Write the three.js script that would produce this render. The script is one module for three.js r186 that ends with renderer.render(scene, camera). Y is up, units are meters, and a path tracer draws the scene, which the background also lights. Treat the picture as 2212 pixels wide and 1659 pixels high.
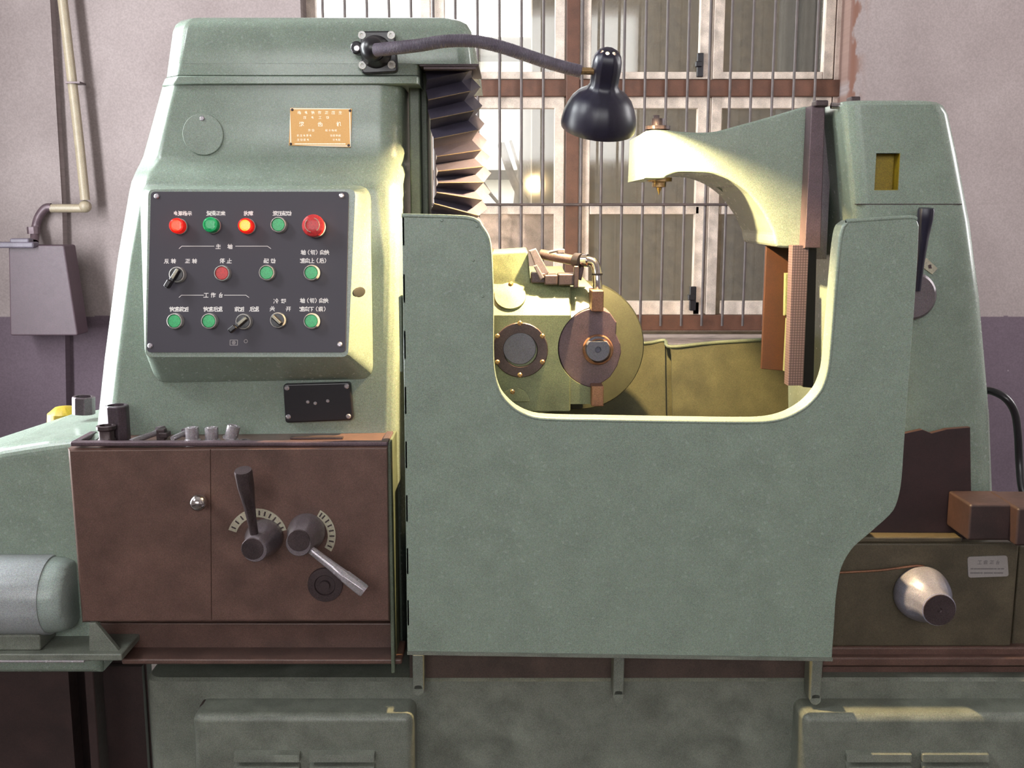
import * as THREE from 'three';
import { mergeGeometries, toCreasedNormals } from 'three/addons/utils/BufferGeometryUtils.js';
import { RoundedBoxGeometry } from 'three/addons/geometries/RoundedBoxGeometry.js';
import { RectAreaLightUniformsLib } from 'three/addons/lights/RectAreaLightUniformsLib.js';
import { SimplexNoise } from 'three/addons/math/SimplexNoise.js';
import { Brush, Evaluator, SUBTRACTION } from 'three-bvh-csg';

// ───────── camera, sky, daylight, exposure ─────────
RectAreaLightUniformsLib.init();
const W = 2212, H = 1659, F = 2270, PITCH = THREE.MathUtils.degToRad(9.5), CAM = new THREE.Vector3(0, 1.5, 2.0);
const scene = new THREE.Scene();
const camera = new THREE.PerspectiveCamera(2 * THREE.MathUtils.radToDeg(Math.atan(H / 2 / F)), W / H, 0.05, 100);
camera.position.copy(CAM); camera.rotation.x = -PITCH; scene.add(camera);
scene.background = new THREE.Color().setRGB(5.6, 5.65, 5.7);            // even overcast sky
const renderer = new THREE.WebGLRenderer();
renderer.toneMapping = THREE.LinearToneMapping; renderer.toneMappingExposure = 1.15;
renderer.shadowMap.enabled = true;
const XL = -2.7, XR = 3.6, ZB = -2.7, ZF = 6.0, CEIL = 6.4;              // the hall, inside faces
function windowLight(w, h, color, power, [x, y, z], [tx, ty, tz]) {     // area light standing for daylight through an opening of this size
  const l = new THREE.RectAreaLight(new THREE.Color().setRGB(...color), power, w, h);
  l.position.set(x, y, z); l.lookAt(tx, ty, tz); scene.add(l); return l;
}
windowLight(0.9, 2.7, [0.93, 0.98, 1.0], 40.0, [XL + 0.02, 2.0, -0.5], [5, 2.0, -0.5]).name = 'window_light';
windowLight(0.9, 1.5, [0.93, 0.98, 1.0], 17.0, [XL + 0.02, 3.65, 1.65], [5, 3.65, 1.65]).name = 'window_light_002';
windowLight(4.0, 1.9, [1.0, 0.97, 0.95], 1.7, [-0.4, 3.0, ZF - 0.02], [-0.4, 3.0, -5]).name = 'window_light_001';  // unseen front window, added as fill light for the front of the machine

// ───────── helpers ─────────
const V = (x, y, z) => new THREE.Vector3(x, y, z);
windowLight(1.0, 2.0, [1.0, 0.97, 0.97], 9.0, [XR - 0.02, 2.6, -0.9], [-5, 2.6, -0.9]).name = 'window_light_003';  // unseen right window, added to brighten the right part of the back wall
const S = Math.sin(PITCH), C = Math.cos(PITCH);
function at(px, py, z) {                                              // the point at depth z that the photograph shows at this pixel
  const u = (px - W / 2) / F, v = (H / 2 - py) / F, dy = -S + v * C, dz = -C - v * S, t = (z - CAM.z) / dz;
  return V(CAM.x + u * t, CAM.y + dy * t, z);
}
const mm = (p, z) => p * (CAM.z - z) / F;                               // pixels to metres at depth z
let seed = 7; const rnd = () => { seed = (seed * 16807) % 2147483647; return seed / 2147483647; };
const simplex = new SimplexNoise({ random: rnd });
const fbm = (x, y, o = 4) => { let s = 0, a = 0.5; for (let i = 0; i < o; i++) { s += a * simplex.noise(x, y); x *= 2.03; y *= 2.03; a *= 0.5; } return s; };

function dataTex(n, m, fn, srgb = true) {
  const d = new Uint8Array(n * m * 4);
  for (let j = 0; j < m; j++) for (let i = 0; i < n; i++) {
    const c = fn(i / n, j / m), o = (j * n + i) * 4;
    for (let k = 0; k < 3; k++) d[o + k] = Math.max(0, Math.min(255, c[k]));
    d[o + 3] = 255;
  }
  const t = new THREE.DataTexture(d, n, m); t.wrapS = t.wrapT = THREE.RepeatWrapping; t.magFilter = THREE.LinearFilter;
  if (srgb) t.colorSpace = THREE.SRGBColorSpace; t.needsUpdate = true; return t;
}
const torus = (u, v, f, o) => {                                       // noise that tiles
  const a = fbm(u * f, v * f, o), b = fbm((u - 1) * f, v * f, o), c = fbm(u * f, (v - 1) * f, o), d = fbm((u - 1) * f, (v - 1) * f, o);
  return (a * (1 - u) + b * u) * (1 - v) + (c * (1 - u) + d * u) * v;
};
const grainTex = dataTex(512, 512, (u, v) => { const s = 226 + 16 * torus(u, v, 5, 5) + (rnd() - 0.5) * 56; return [s + (rnd() - 0.5) * 22, s + (rnd() - 0.5) * 18, s + (rnd() - 0.5) * 22]; });
const grimeTex = dataTex(512, 512, (u, v) => { const s = 208 + 56 * torus(u, v, 4, 6) + (rnd() - 0.5) * 60; return [s + (rnd() - 0.5) * 16, s * 0.98 + (rnd() - 0.5) * 16, s * 0.97 + (rnd() - 0.5) * 16]; });
const bumpTex = dataTex(512, 512, (u, v) => { const s = 128 + 60 * torus(u, v, 12, 3) + 26 * torus(u, v, 60, 2); return [s, s, s]; }, false);
const roughTex = dataTex(256, 256, (u, v) => { const s = 225 + 26 * torus(u, v, 24, 3); return [s, s, s]; }, false);
for (const t of [grainTex, grimeTex, bumpTex, roughTex]) t.repeat.set(2.2, 2.2);

function mat(color, rough, o = {}) {
  const m = new (o.phys ? THREE.MeshPhysicalMaterial : THREE.MeshStandardMaterial)({ color, roughness: rough, metalness: o.metal ?? 0, side: THREE.DoubleSide });
  if (o.grain !== null) m.map = o.grain ?? grainTex;
  if (o.bump !== 0) { m.bumpMap = bumpTex; m.bumpScale = o.bump ?? 0.00012; }
  m.roughnessMap = roughTex;
  Object.assign(m, o.set ?? {});
  return m;
}
const M = {
  green: mat('#919f92', 0.3), greenDull: mat('#838b81', 0.5, { grain: grimeTex }), greenDirty: mat('#6d7a68', 0.55, { grain: grimeTex }),
  pale: mat('#a3b0aa', 0.45), brown: mat('#725850', 0.42, { grain: grimeTex }), bedBrown: mat('#615a49', 0.5, { grain: grimeTex }), troughShadeBrown: mat('#54453e', 0.7, { grain: grimeTex }), brownDark: mat('#3d2b2a', 0.6, { grain: grimeTex }),
  olive: mat('#86926f', 0.5, { grain: grimeTex }), oliveDark: mat('#3f4230', 0.6, { grain: grimeTex }), oliveDirty: mat('#5a5b42', 0.6, { grain: grimeTex }), yellow: mat('#b29a1e', 0.55, { grain: grimeTex }), black: mat('#1f1c22', 0.38), rubber: mat('#787181', 0.55, { grain: grimeTex }),
  panel: mat('#37333d', 0.5, { bump: 0.0004 }), shade: mat('#1f1c30', 0.42, { bump: 0.0003 }), white: mat('#f6f4ee', 0.5), steel: mat('#bab3b8', 0.3, { metal: 0.45, bump: 0.0003 }),
  steelDark: mat('#857b80', 0.36, { metal: 0.45 }), chrome: mat('#cfc8c8', 0.18, { metal: 1, bump: 0 }), iron: mat('#5b4f52', 0.5, { metal: 0.55, grain: grimeTex }), mauve: mat('#6f5d66', 0.5, { metal: 0.3, grain: grimeTex }),
  copper: mat('#a5795f', 0.45, { metal: 0.45, grain: grimeTex }), rust: mat('#5e4030', 0.7, { grain: grimeTex }), rustPlate: mat('#42240f', 0.6, { grain: grimeTex }), brass: mat('#c9a878', 0.3, { metal: 0.8 }),
  slate: mat('#6c6b78', 0.45, { metal: 0.3 }), dial: mat('#b9b29d', 0.55), bellows: mat('#4c4756', 0.5, { bump: 0.0006 }), bellowsSide: mat('#7b6650', 0.7), leather: mat('#3b2326', 0.7, { grain: grimeTex }),
  socketSteel: mat('#6a5f68', 0.42, { metal: 0.6, grain: grimeTex }), hole: mat('#0d0b0d', 0.9), wood: mat('#efe0d3', 0.6, { grain: grimeTex }), windowIron: mat('#6b4534', 0.6, { grain: grimeTex }), bar: mat('#5d5150', 0.5, { grain: grimeTex }),
  greenCap: mat('#36c173', 0.4, { bump: 0 }), redCap: mat('#dc3a3c', 0.45, { bump: 0 }), bezel: mat('#c4c2bd', 0.35, { metal: 0.25, bump: 0 }),
  redLit: mat('#e02418', 0.3, { bump: 0, set: { emissive: new THREE.Color('#ff1c0c'), emissiveIntensity: 0.35 } }),
  redCore: mat('#ff5a3c', 0.3, { bump: 0, set: { emissive: new THREE.Color('#ff4422'), emissiveIntensity: 0.75 } }), amberCore: mat('#ffb24a', 0.3, { bump: 0, set: { emissive: new THREE.Color('#ff9a22'), emissiveIntensity: 1.0 } }),
  greenLens: mat('#22c070', 0.3, { bump: 0 }), outPale: mat('#eae7e0', 0.9), outBrown: mat('#857762', 0.9, { grain: grimeTex }), outDark: mat('#5c5650', 0.9), bark: mat('#6b635c', 0.9, { grain: grimeTex }), soil: mat('#b5aea2', 0.95), floor: mat('#453f3b', 0.7, { grain: grimeTex }), ceiling: mat('#c9c4bf', 0.9),
  pipe: mat('#a3957f', 0.5), boxMauve: mat('#55434c', 0.6), motor: mat('#a9aeb0', 0.4), jamb: mat('#c7b3a8', 0.8, { grain: grimeTex }),
};

function uvm(geo) {                                                   // uv in metres, from the side that each face looks to
  const g = geo.index ? geo.toNonIndexed() : geo, p = g.attributes.position, uv = new Float32Array(p.count * 2), a = V(), b = V(), c = V();
  for (let i = 0; i < p.count; i += 3) {
    a.fromBufferAttribute(p, i); b.fromBufferAttribute(p, i + 1); c.fromBufferAttribute(p, i + 2);
    const n = b.clone().sub(a).cross(c.clone().sub(a)), x = Math.abs(n.x), y = Math.abs(n.y), z = Math.abs(n.z);
    [a, b, c].forEach((q, k) => { const [u, v] = x > y && x > z ? [q.z, q.y] : y > z ? [q.x, q.z] : [q.x, q.y]; uv[(i + k) * 2] = u; uv[(i + k) * 2 + 1] = v; });
  }
  g.setAttribute('uv', new THREE.BufferAttribute(uv, 2)); for (const k of Object.keys(g.attributes)) if (!['position', 'normal', 'uv'].includes(k)) g.deleteAttribute(k);
  return g;
}
const crease = (g, a = 0.6) => toCreasedNormals(g, a);
const merge = (list) => mergeGeometries(list.map((g) => uvm(g)));

const used = new Map(), origin = new Map();
function numbered(name) { const n = used.get(name) ?? 0; used.set(name, n + 1); return n ? `${name}_${String(n).padStart(3, '0')}` : name; }
function tag(o, label, category, group, kind) { Object.assign(o.userData, label && { label }, category && { category }, group && { group }, kind && { kind }); return o; }
function thing(name, label, category, pos = V(0, 0, 0), group) {
  const o = new THREE.Group(); o.name = numbered(name); o.position.copy(pos); origin.set(o, pos.clone()); scene.add(o);
  return tag(o, label, category, group);
}
function part(parent, name, geo, m, o = {}) {                           // geometry in world coordinates, or at o.at in its own
  const g = o.keepUV ? geo : uvm(geo), mesh = new THREE.Mesh(g, m), po = parent ? origin.get(parent) : V(0, 0, 0), here = o.at ?? po;
  mesh.name = parent ? (() => { const k = parent.uuid + name, n = used.get(k) ?? 0; used.set(k, n + 1); return n ? `${name}_${String(n).padStart(3, '0')}` : name; })() : numbered(name);
  if (!o.at) g.translate(-po.x, -po.y, -po.z);
  mesh.position.copy(here).sub(po); if (o.turn) mesh.quaternion.copy(o.turn);
  mesh.castShadow = mesh.receiveShadow = true; origin.set(mesh, here.clone());
  if (o.label) mesh.userData.label = o.label;
  (parent ?? scene).add(mesh); return mesh;
}
function structure(name, geo, m, parent) { const o = part(parent, name, geo, m); if (!parent) o.userData.kind = 'structure'; return o; }

const shapeOf = (pts) => new THREE.Shape(pts.map((p) => new THREE.Vector2(p.x, p.y)));
function plate(px, z, depth, o = {}) {                                 // an outline at depth z, with a thickness towards the back
  const b = o.bevel ?? 0, s = shapeOf(px.map(([x, y]) => at(x, y, z)));
  for (const h of o.holes ?? []) s.holes.push(new THREE.Path(h.map(([x, y]) => { const q = at(x, y, z); return new THREE.Vector2(q.x, q.y); })));
  const g = new THREE.ExtrudeGeometry(s, { depth: depth - 2 * b, bevelEnabled: b > 0, bevelSize: b, bevelThickness: b, bevelOffset: -b, bevelSegments: o.seg ?? 3, curveSegments: 10 });
  g.translate(0, 0, z - depth + b); return g;
}
function arcPx(cx, cy, r, a0, a1, n = 16) { const o = []; for (let i = 0; i <= n; i++) { const a = THREE.MathUtils.degToRad(a0 + (a1 - a0) * i / n); o.push([cx + r * Math.cos(a), cy - r * Math.sin(a)]); } return o; }
function smooth(px, n = 60, closed = false) { return new THREE.CatmullRomCurve3(px.map(([x, y]) => V(x, y, 0)), closed, 'catmullrom', 0.4).getPoints(n).map((p) => [p.x, p.y]); }
function roundPx(px, r) {                                             // rounds the corners of a pixel outline
  const out = [], n = px.length;
  for (let i = 0; i < n; i++) {
    const [a, b, c] = [px[(i + n - 1) % n], px[i], px[(i + 1) % n]].map(([x, y]) => new THREE.Vector2(x, y));
    const rr = Array.isArray(r) ? r[i] : r; if (!rr) { out.push([b.x, b.y]); continue; }
    const p = b.clone().add(a.clone().sub(b).setLength(rr)), q = b.clone().add(c.clone().sub(b).setLength(rr));
    for (let k = 0; k <= 6; k++) { const t = k / 6; out.push([(1 - t) ** 2 * p.x + 2 * t * (1 - t) * b.x + t * t * q.x, (1 - t) ** 2 * p.y + 2 * t * (1 - t) * b.y + t * t * q.y]); }
  }
  return out;
}
const rectPx = (x0, y0, x1, y1) => [[x0, y0], [x1, y0], [x1, y1], [x0, y1]];
function box(x0, x1, y0, y1, z0, z1, r = 0) {
  const w = Math.abs(x1 - x0), h = Math.abs(y1 - y0), d = Math.abs(z1 - z0), g = r ? new RoundedBoxGeometry(w, h, d, 3, Math.min(r, w / 2.01, h / 2.01, d / 2.01)) : new THREE.BoxGeometry(w, h, d);
  g.translate((x0 + x1) / 2, (y0 + y1) / 2, (z0 + z1) / 2); return g;
}
function boxPx(x0, y0, x1, y1, z, depth, r = 0) { const a = at(x0, (y0 + y1) / 2, z), b = at(x1, (y0 + y1) / 2, z), t = at((x0 + x1) / 2, y0, z), u = at((x0 + x1) / 2, y1, z); return box(a.x, b.x, u.y, t.y, z - depth, z, r); }
function rod(a, b, r0, r1 = r0, seg = 20) {
  const d = b.clone().sub(a), g = new THREE.CylinderGeometry(r1, r0, d.length(), seg);
  g.applyQuaternion(new THREE.Quaternion().setFromUnitVectors(V(0, 1, 0), d.clone().normalize())); const m = a.clone().add(b).multiplyScalar(0.5); g.translate(m.x, m.y, m.z); return g;
}
function disc(c, r, depth, bevel = 0.0015, seg = 40) {                  // a round plate that faces the front; c is the middle of its front face
  const pts = [[0, 0], [r - bevel, 0], [r, -bevel], [r, -depth], [0, -depth]].map(([x, y]) => new THREE.Vector2(x, y)).reverse();
  const g = crease(new THREE.LatheGeometry(pts, seg)); g.rotateX(Math.PI / 2); g.translate(c.x, c.y, c.z); return g;
}
function lathe(profile, c, dir = V(0, 0, 1), seg = 36) {                 // profile [radius, distance along dir] turned about dir through c
  const g = crease(new THREE.LatheGeometry(profile.map(([x, y]) => new THREE.Vector2(Math.max(x, 1e-5), y)), seg), 0.7);
  g.applyQuaternion(new THREE.Quaternion().setFromUnitVectors(V(0, 1, 0), dir.clone().normalize())); g.translate(c.x, c.y, c.z); return g;
}
function tube(pts, r, seg = 64, rs = 14, closed = false) { return new THREE.TubeGeometry(new THREE.CatmullRomCurve3(pts, closed, 'catmullrom', 0.5), seg, r, rs, closed); }
function skin(rings, capA = true, capB = true, angle = 0.55) {           // joins rings of equally many points
  const n = rings[0].length, pos = [], idx = [];
  for (const r of rings) for (const p of r) pos.push(p.x, p.y, p.z);
  for (let k = 0; k + 1 < rings.length; k++) for (let i = 0; i < n; i++) { const a = k * n + i, b = k * n + (i + 1) % n, c = a + n, d = b + n; idx.push(a, b, c, b, d, c); }
  const cap = (k, flip) => { const m = V(0, 0, 0); rings[k].forEach((p) => m.add(p)); m.divideScalar(n); const ci = pos.length / 3; pos.push(m.x, m.y, m.z); for (let i = 0; i < n; i++) { const a = k * n + i, b = k * n + (i + 1) % n; flip ? idx.push(ci, b, a) : idx.push(ci, a, b); } };
  if (capA) cap(0, true); if (capB) cap(rings.length - 1, false);
  const g = new THREE.BufferGeometry(); g.setAttribute('position', new THREE.Float32BufferAttribute(pos, 3)); g.setIndex(idx); g.computeVertexNormals();
  return angle ? crease(g, angle) : g;
}
function roundRing(y, x0, x1, zb, zf, r, n = 8, chamfer = false) {      // horizontal section: right front corner rounded, left one rounded or chamfered
  const [rl, rr] = Array.isArray(r) ? r : [r, r];
  const pts = [V(x0, y, zb)];
  if (chamfer) for (const [x, z] of [[0, -1.22], [0.02, -1.07], [0.09, -0.91], [0.15, -0.85], [0.85, -0.15], [0.91, -0.09], [1.07, -0.02], [1.22, 0]]) pts.push(V(x0 + rl * x, y, zf + rl * z));
  else for (let i = 0; i <= n; i++) { const a = Math.PI - (Math.PI / 2) * i / n; pts.push(V(x0 + rl + rl * Math.cos(a), y, zf - rl + rl * Math.sin(a))); }
  for (let i = 0; i <= n; i++) { const a = Math.PI / 2 - (Math.PI / 2) * i / n; pts.push(V(x1 - rr + rr * Math.cos(a), y, zf - rr + rr * Math.sin(a))); }
  pts.push(V(x1, y, zb)); return pts;
}
function quadRing([a, b, c, d], r, n = 5) {                            // four corners in space, rounded
  const q = [a, b, c, d], o = [];
  for (let i = 0; i < 4; i++) { const p = q[(i + 3) % 4], m = q[i], s = q[(i + 1) % 4], u = m.clone().add(p.clone().sub(m).setLength(r)), w = m.clone().add(s.clone().sub(m).setLength(r));
    for (let k = 0; k <= n; k++) { const t = k / n; o.push(u.clone().multiplyScalar((1 - t) ** 2).addScaledVector(m, 2 * t * (1 - t)).addScaledVector(w, t * t)); } }
  return o;
}
const evaluator = new Evaluator(); evaluator.attributes = ['position', 'normal', 'uv']; evaluator.useGroups = false;
function cut(a, ...bs) { let r = new Brush(uvm(a)); r.updateMatrixWorld(); for (const b of bs) { const q = new Brush(uvm(b)); q.updateMatrixWorld(); r = evaluator.evaluate(r, q, SUBTRACTION); r.updateMatrixWorld(); } return r.geometry; }
const facing = (n) => new THREE.Quaternion().setFromUnitVectors(V(0, 0, 1), n.clone().normalize());
const screwGeo = (r) => uvm(merge([disc(V(0, 0, r * 0.7), r, r * 0.7, r * 0.35, 14), box(-r * 0.8, r * 0.8, -r * 0.12, r * 0.12, r * 0.6, r * 0.74)]));
const screwBig = screwGeo(0.0065), screwMid = screwGeo(0.0048), screwSmall = screwGeo(0.0034);

// ───────── the hall ─────────
const zFrame = ZB - 0.13, wy0 = at(1200, 741, ZB).y, wx0 = at(655, 200, ZB).x, wx1 = at(1829, 200, ZB).x, wy1 = 3.45;
function wallTexture() {
  const n = 1536, m = 1400, Wd = XR - XL + 0.6;
  return dataTex(n, m, (u, v) => {
    const x = XL - 0.3 + u * Wd, y = v * CEIL, edge = 1.02 + 0.012 * fbm(x * 3, 1, 3) + 0.02 * Math.max(0, fbm(x * 9, 4, 2) - 0.25);
    const mo = fbm(x * 1.2, y * 1.2, 5), fine = (rnd() - 0.5) * 14;
    let c = [130 + 13 * mo + fine, 118 + 13 * mo + fine, 117 + 13 * mo + fine];
    const near = Math.exp(-Math.pow((x - wx1 - 0.02) / 0.03, 2)) * Math.max(0, Math.min(1, (fbm(x * 14, y * 3.5, 4) + 0.16) * 7)) * (y > 1.9 ? 1 : 0.3);   // rust and peeled paint beside the window
    c = c.map((q, k) => q * (1 - near) + [112, 78, 66][k] * near);
    if (y < edge) { const d = 8 * mo + fine * 0.7; c = [84 + d, 70 + d, 80 + d]; if (fbm(x * 8 + 3, y * 8, 4) > 0.75) c = [150, 140, 142]; }
    return c;
  });
}
const wallMat = new THREE.MeshStandardMaterial({ map: wallTexture(), roughness: 0.85, bumpMap: bumpTex, bumpScale: 0.004, side: THREE.DoubleSide });
function backWall() {
  const s = new THREE.Shape([[XL - 0.3, 0], [XR + 0.3, 0], [XR + 0.3, CEIL], [XL - 0.3, CEIL]].map(([x, y]) => new THREE.Vector2(x, y)));
  s.holes.push(new THREE.Path([[wx0, wy0], [wx0, wy1], [wx1, wy1], [wx1, wy0]].map(([x, y]) => new THREE.Vector2(x, y))));
  const g = new THREE.ExtrudeGeometry(s, { depth: 0.3, bevelEnabled: false }); g.translate(0, 0, ZB - 0.3);
  const p = g.attributes.position, uv = g.attributes.uv; for (let i = 0; i < p.count; i++) uv.setXY(i, (p.getX(i) - XL + 0.3) / (XR - XL + 0.6), p.getY(i) / CEIL);
  const o = part(null, 'wall_back', g, wallMat, { keepUV: true }); o.userData.kind = 'structure';
}
backWall();
structure('floor', box(XL - 0.3, XR + 0.3, -0.2, 0, ZB - 0.3, ZF + 0.3), M.floor);
structure('ceiling', box(XL - 0.3, XR + 0.3, CEIL, CEIL + 0.2, ZB - 0.3, ZF + 0.3), M.ceiling);
function sideWall(x0, x1, z0, z1, name, ...holes) {                           // a wall with a window opening, built round the opening
  const along = Math.abs(x1 - x0) > Math.abs(z1 - z0), list = [], B = (a0, a1, y0, y1) => list.push(along ? box(a0, a1, y0, y1, z0, z1) : box(x0, x1, y0, y1, a0, a1));
  const [lo, hi] = along ? [x0, x1] : [z0, z1];
  let from = lo; for (const [a0, a1, y0, y1] of holes) { B(from, a0, 0, CEIL); B(a0, a1, 0, y0); B(a0, a1, y1, CEIL); from = a1; } B(from, hi, 0, CEIL);
  structure(name, merge(list), mat('#c4b8b5', 0.88));
}
sideWall(XL - 0.3, XL, ZB, ZF, 'wall_left', [-0.98, -0.02, 0.6, 3.4], [1.17, 2.13, 2.87, 4.43]);
sideWall(XR, XR + 0.3, ZB, ZF, 'wall_right', [-1.43, -0.37, 1.57, 3.63]);
sideWall(XL - 0.3, XR + 0.3, ZF, ZF + 0.3, 'wall_front', [-2.4, 1.6, 2.05, 3.95]);
{ const g = plate([[-400, -400], [108, -400], [108, 0], [134, 440], [140, 690], [150, 1300], [-400, 1300]], ZB + 0.05, 0.2), p = g.attributes.position, uv = g.attributes.uv;
  for (let i = 0; i < p.count; i++) uv.setXY(i, (p.getX(i) - XL + 0.3) / (XR - XL + 0.6) + 0.31, p.getY(i) / CEIL);
  part(null, 'wall_pilaster', g, wallMat, { keepUV: true }).userData.kind = 'structure'; }
function sideWindow(name, along, a0, a1, y0, y1, c) {
  const list = [], B = (p0, p1, q0, q1) => list.push(along ? box(p0, p1, q0, q1, c - 0.03, c + 0.03) : box(c - 0.03, c + 0.03, q0, q1, p0, p1));
  for (let i = 0; i <= 4; i++) { const p = a0 + (a1 - a0) * i / 4; B(p - 0.03, p + 0.03, y0, y1); }
  for (const q of [y0 + 0.03, (y0 + y1) / 2, y1 - 0.03]) B(a0, a1, q - 0.03, q + 0.03);
  const o = structure(name, merge(list), M.wood); return o;
}
sideWindow('window_2', false, -0.98, -0.02, 0.6, 3.4, XL - 0.15);
sideWindow('window_4', false, 1.17, 2.13, 2.87, 4.43, XL - 0.15);
sideWindow('added_window_5', false, -1.43, -0.37, 1.57, 3.63, XR + 0.15);  // frame of the unseen right window that was added for its light
sideWindow('added_window_3', true, -2.4, 1.6, 2.05, 3.95, ZF + 0.15);  // frame round the unseen front opening, added for the fill light

// the back window: sashes, panes, iron rails and security bars
const win = thing('window_1', null, null, V((wx0 + wx1) / 2, wy0, zFrame)); win.userData.kind = 'structure';
const fr = (x0, y0, x1, y1, z = zFrame, d = 0.05) => boxPx(x0, y0, x1, y1, z, d, 0.004);
const vbar = (x0, x1, y0, y1, z = zFrame, d = 0.05) => { const a = at(x0, 200, z), b = at(x1, 200, z), t = at(x0, y0, z), u = at(x0, y1, z); return box(a.x, b.x, u.y, t.y, z - d, z, 0.004); };
const TOPY = -260;
const outer = part(win, 'window_frame', merge([vbar(640, 662, TOPY, 700), vbar(1800, 1822, TOPY, 700), fr(640, 690, 1822, 716), fr(640, TOPY - 30, 1822, TOPY)]), M.jamb);
part(win, 'mullion', vbar(1223, 1252, TOPY, 690, zFrame + 0.03, 0.08), M.windowIron, { label: 'brown iron centre post' });
part(win, 'transom', fr(655, 172, 1816, 208, zFrame + 0.025, 0.07), M.windowIron, { label: 'brown iron cross rail' });
part(win, 'bottom_rail', fr(655, 681, 1816, 714, zFrame + 0.02, 0.06), M.windowIron, { label: 'rusty iron bottom rail' });
const glass = mat('#f2f1ec', 0.05, { phys: true, bump: 0, grain: null, set: { transmission: 0.96, roughnessMap: null, thickness: 0, ior: 1.5 } });
const dusty = mat('#f6eae0', 0.45, { phys: true, bump: 0, grain: grimeTex, set: { transmission: 0.85, thickness: 0, ior: 1.45, roughnessMap: null } });
for (const [x0, x1] of [[664, 932], [940, 1220], [1254, 1531], [1539, 1798]]) {
  for (const [y0, y1, tier] of [[TOPY, 171, 0], [209, 680, 1]]) {
    const st = 22, rails = tier ? [[y0, y0 + 25], [445, 463], [651, y1]] : [[y0, y0 + 20], [155, y1]];
    const sash = part(win, 'sash', merge([vbar(x0, x0 + st, y0, y1), vbar(x1 - st, x1, y0, y1), ...rails.map(([a, b]) => fr(x0 + st - 2, a, x1 - st + 2, b))]), M.wood);
    const light = tier ? [[y0 + 25, 445], [463, 651]] : [[y0 + 20, 155]];
    light.forEach(([a, b], k) => part(sash, 'pane', fr(x0 + st - 4, a - 3, x1 - st + 4, b + 3, zFrame - 0.022, 0.004), tier && k && x1 === 1220 ? dusty : glass));
  }
}
for (const [x, y] of [[1513, 140], [1497, 645]]) part(win, 'latch', merge([boxPx(x - 7, y - 26, x + 7, y + 26, zFrame + 0.018, 0.02, 0.004), boxPx(x - 10, y - 8, x + 4, y + 4, zFrame + 0.03, 0.03, 0.004)]), M.black);
const zBar = ZB - 0.035, barTop = at(1200, TOPY, zBar).y, barLow = at(1200, 704, zBar).y;
const barGeo = uvm(new THREE.CylinderGeometry(0.0062, 0.0062, barTop - barLow, 8)), barXs = [];
for (let k = 0; k < 11; k++) barXs.push(699 + 47.5 * k); barXs.push(1258); for (let k = 0; k < 11; k++) barXs.push(1302.5 + 46.2 * k);
for (const x of barXs) { const q = at(x, 100, zBar); part(win, 'security_bar', barGeo, M.bar, { at: V(q.x, (barTop + barLow) / 2, zBar) }); }
for (const y of [442, -110]) part(win, 'cross_rod', rod(at(655, y, zBar + 0.01), at(1818, y, zBar + 0.01), 0.006), M.bar);
structure('trim_sill', box(wx0 - 0.03, wx1 + 0.03, wy0 - 0.05, wy0 + 0.004, ZB - 0.3, ZB + 0.03), mat('#b3a39a', 0.85, { grain: grimeTex }));

// outside: yard, dark building close behind the right half, pale house and bare trunks behind the left
structure('ground', box(-14, 14, -0.3, -0.05, -22, ZB - 0.3), M.soil);
{
  const z = -4.3, xl = at(1150, 60, z).x, o = thing('building', 'dark brown neighbouring building close behind the right half of the barred window', 'building', V(xl + 3, 0, z));
  part(o, 'wall', box(xl, xl + 6.2, -0.2, 7.5, z - 0.4, z), M.outBrown);
  part(o, 'light_block_eave', box(xl - 0.15, xl + 6.4, 5.2, 5.4, z - 0.5, ZB - 0.4), M.outDark);  // unseen roof over the alley, added to keep sky light off the wall
  for (const x of [1700, 1742, 1788]) { const q = at(x, 60, z + 0.05); part(o, 'reflection_stripe', rod(V(q.x, 0, z + 0.05), V(q.x, 5.2, z + 0.05), 0.045, 0.045, 14), M.outDark); }  // made-up uprights repeating the stripes reflected in the window panes
  const h = thing('house', 'pale house far outside, seen through the left panes of the barred window', 'house', V(-1.2, 0, -13));
  const ht = at(1100, 133, -12).y; part(h, 'wall', box(-7, 3.2, -0.2, ht, -13, -12), M.outPale);
  part(h, 'roof', box(-7.3, 3.6, ht, ht + 0.25, -13.2, -11.6, 0.05), M.outDark);
  part(h, 'wall_beam', box(-7, 3.2, at(1100, 388, -11.95).y, at(1100, 368, -11.95).y, -12, -11.85), M.outDark);
  const trunks = [[1166, 245, 640, 0.13, 9.5, -6], [1098, 235, 620, 0.06, 10.4, 22], [1190, 235, 600, 0.05, 9, 8]];
  const tl = ['thick grey bare tree trunk outside, behind the lower left panes', 'thin bare tree outside, leftmost behind the lower left panes', 'slender bare tree outside, nearest the brown centre post'];
  trunks.forEach(([px, y0, y1, r, d, lean], i) => {
    const z = 2 - d - 1.5, b = at(px, 460, z), t = thing('bare_tree', tl[i], 'tree', V(b.x, -0.05, z));
    part(t, 'trunk', tube([V(b.x, -0.05, z), V(b.x + lean * 0.002, 0.8, z), V(b.x + lean * 0.006, 1.7, z), V(b.x + lean * 0.012, 2.75, z)], r, 30, 9), M.bark);
    [0, 1, 2].forEach((k) => part(t, 'branch', tube([V(b.x + lean * 0.004, 1.0 + k * 0.35, z), V(b.x + (k % 2 ? -0.25 : 0.3), 1.35 + k * 0.38, z + 0.1), V(b.x + (k % 2 ? -0.4 : 0.5), 1.85 + k * 0.3, z)], r * 0.35, 16, 6), M.bark));
  });
}
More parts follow.
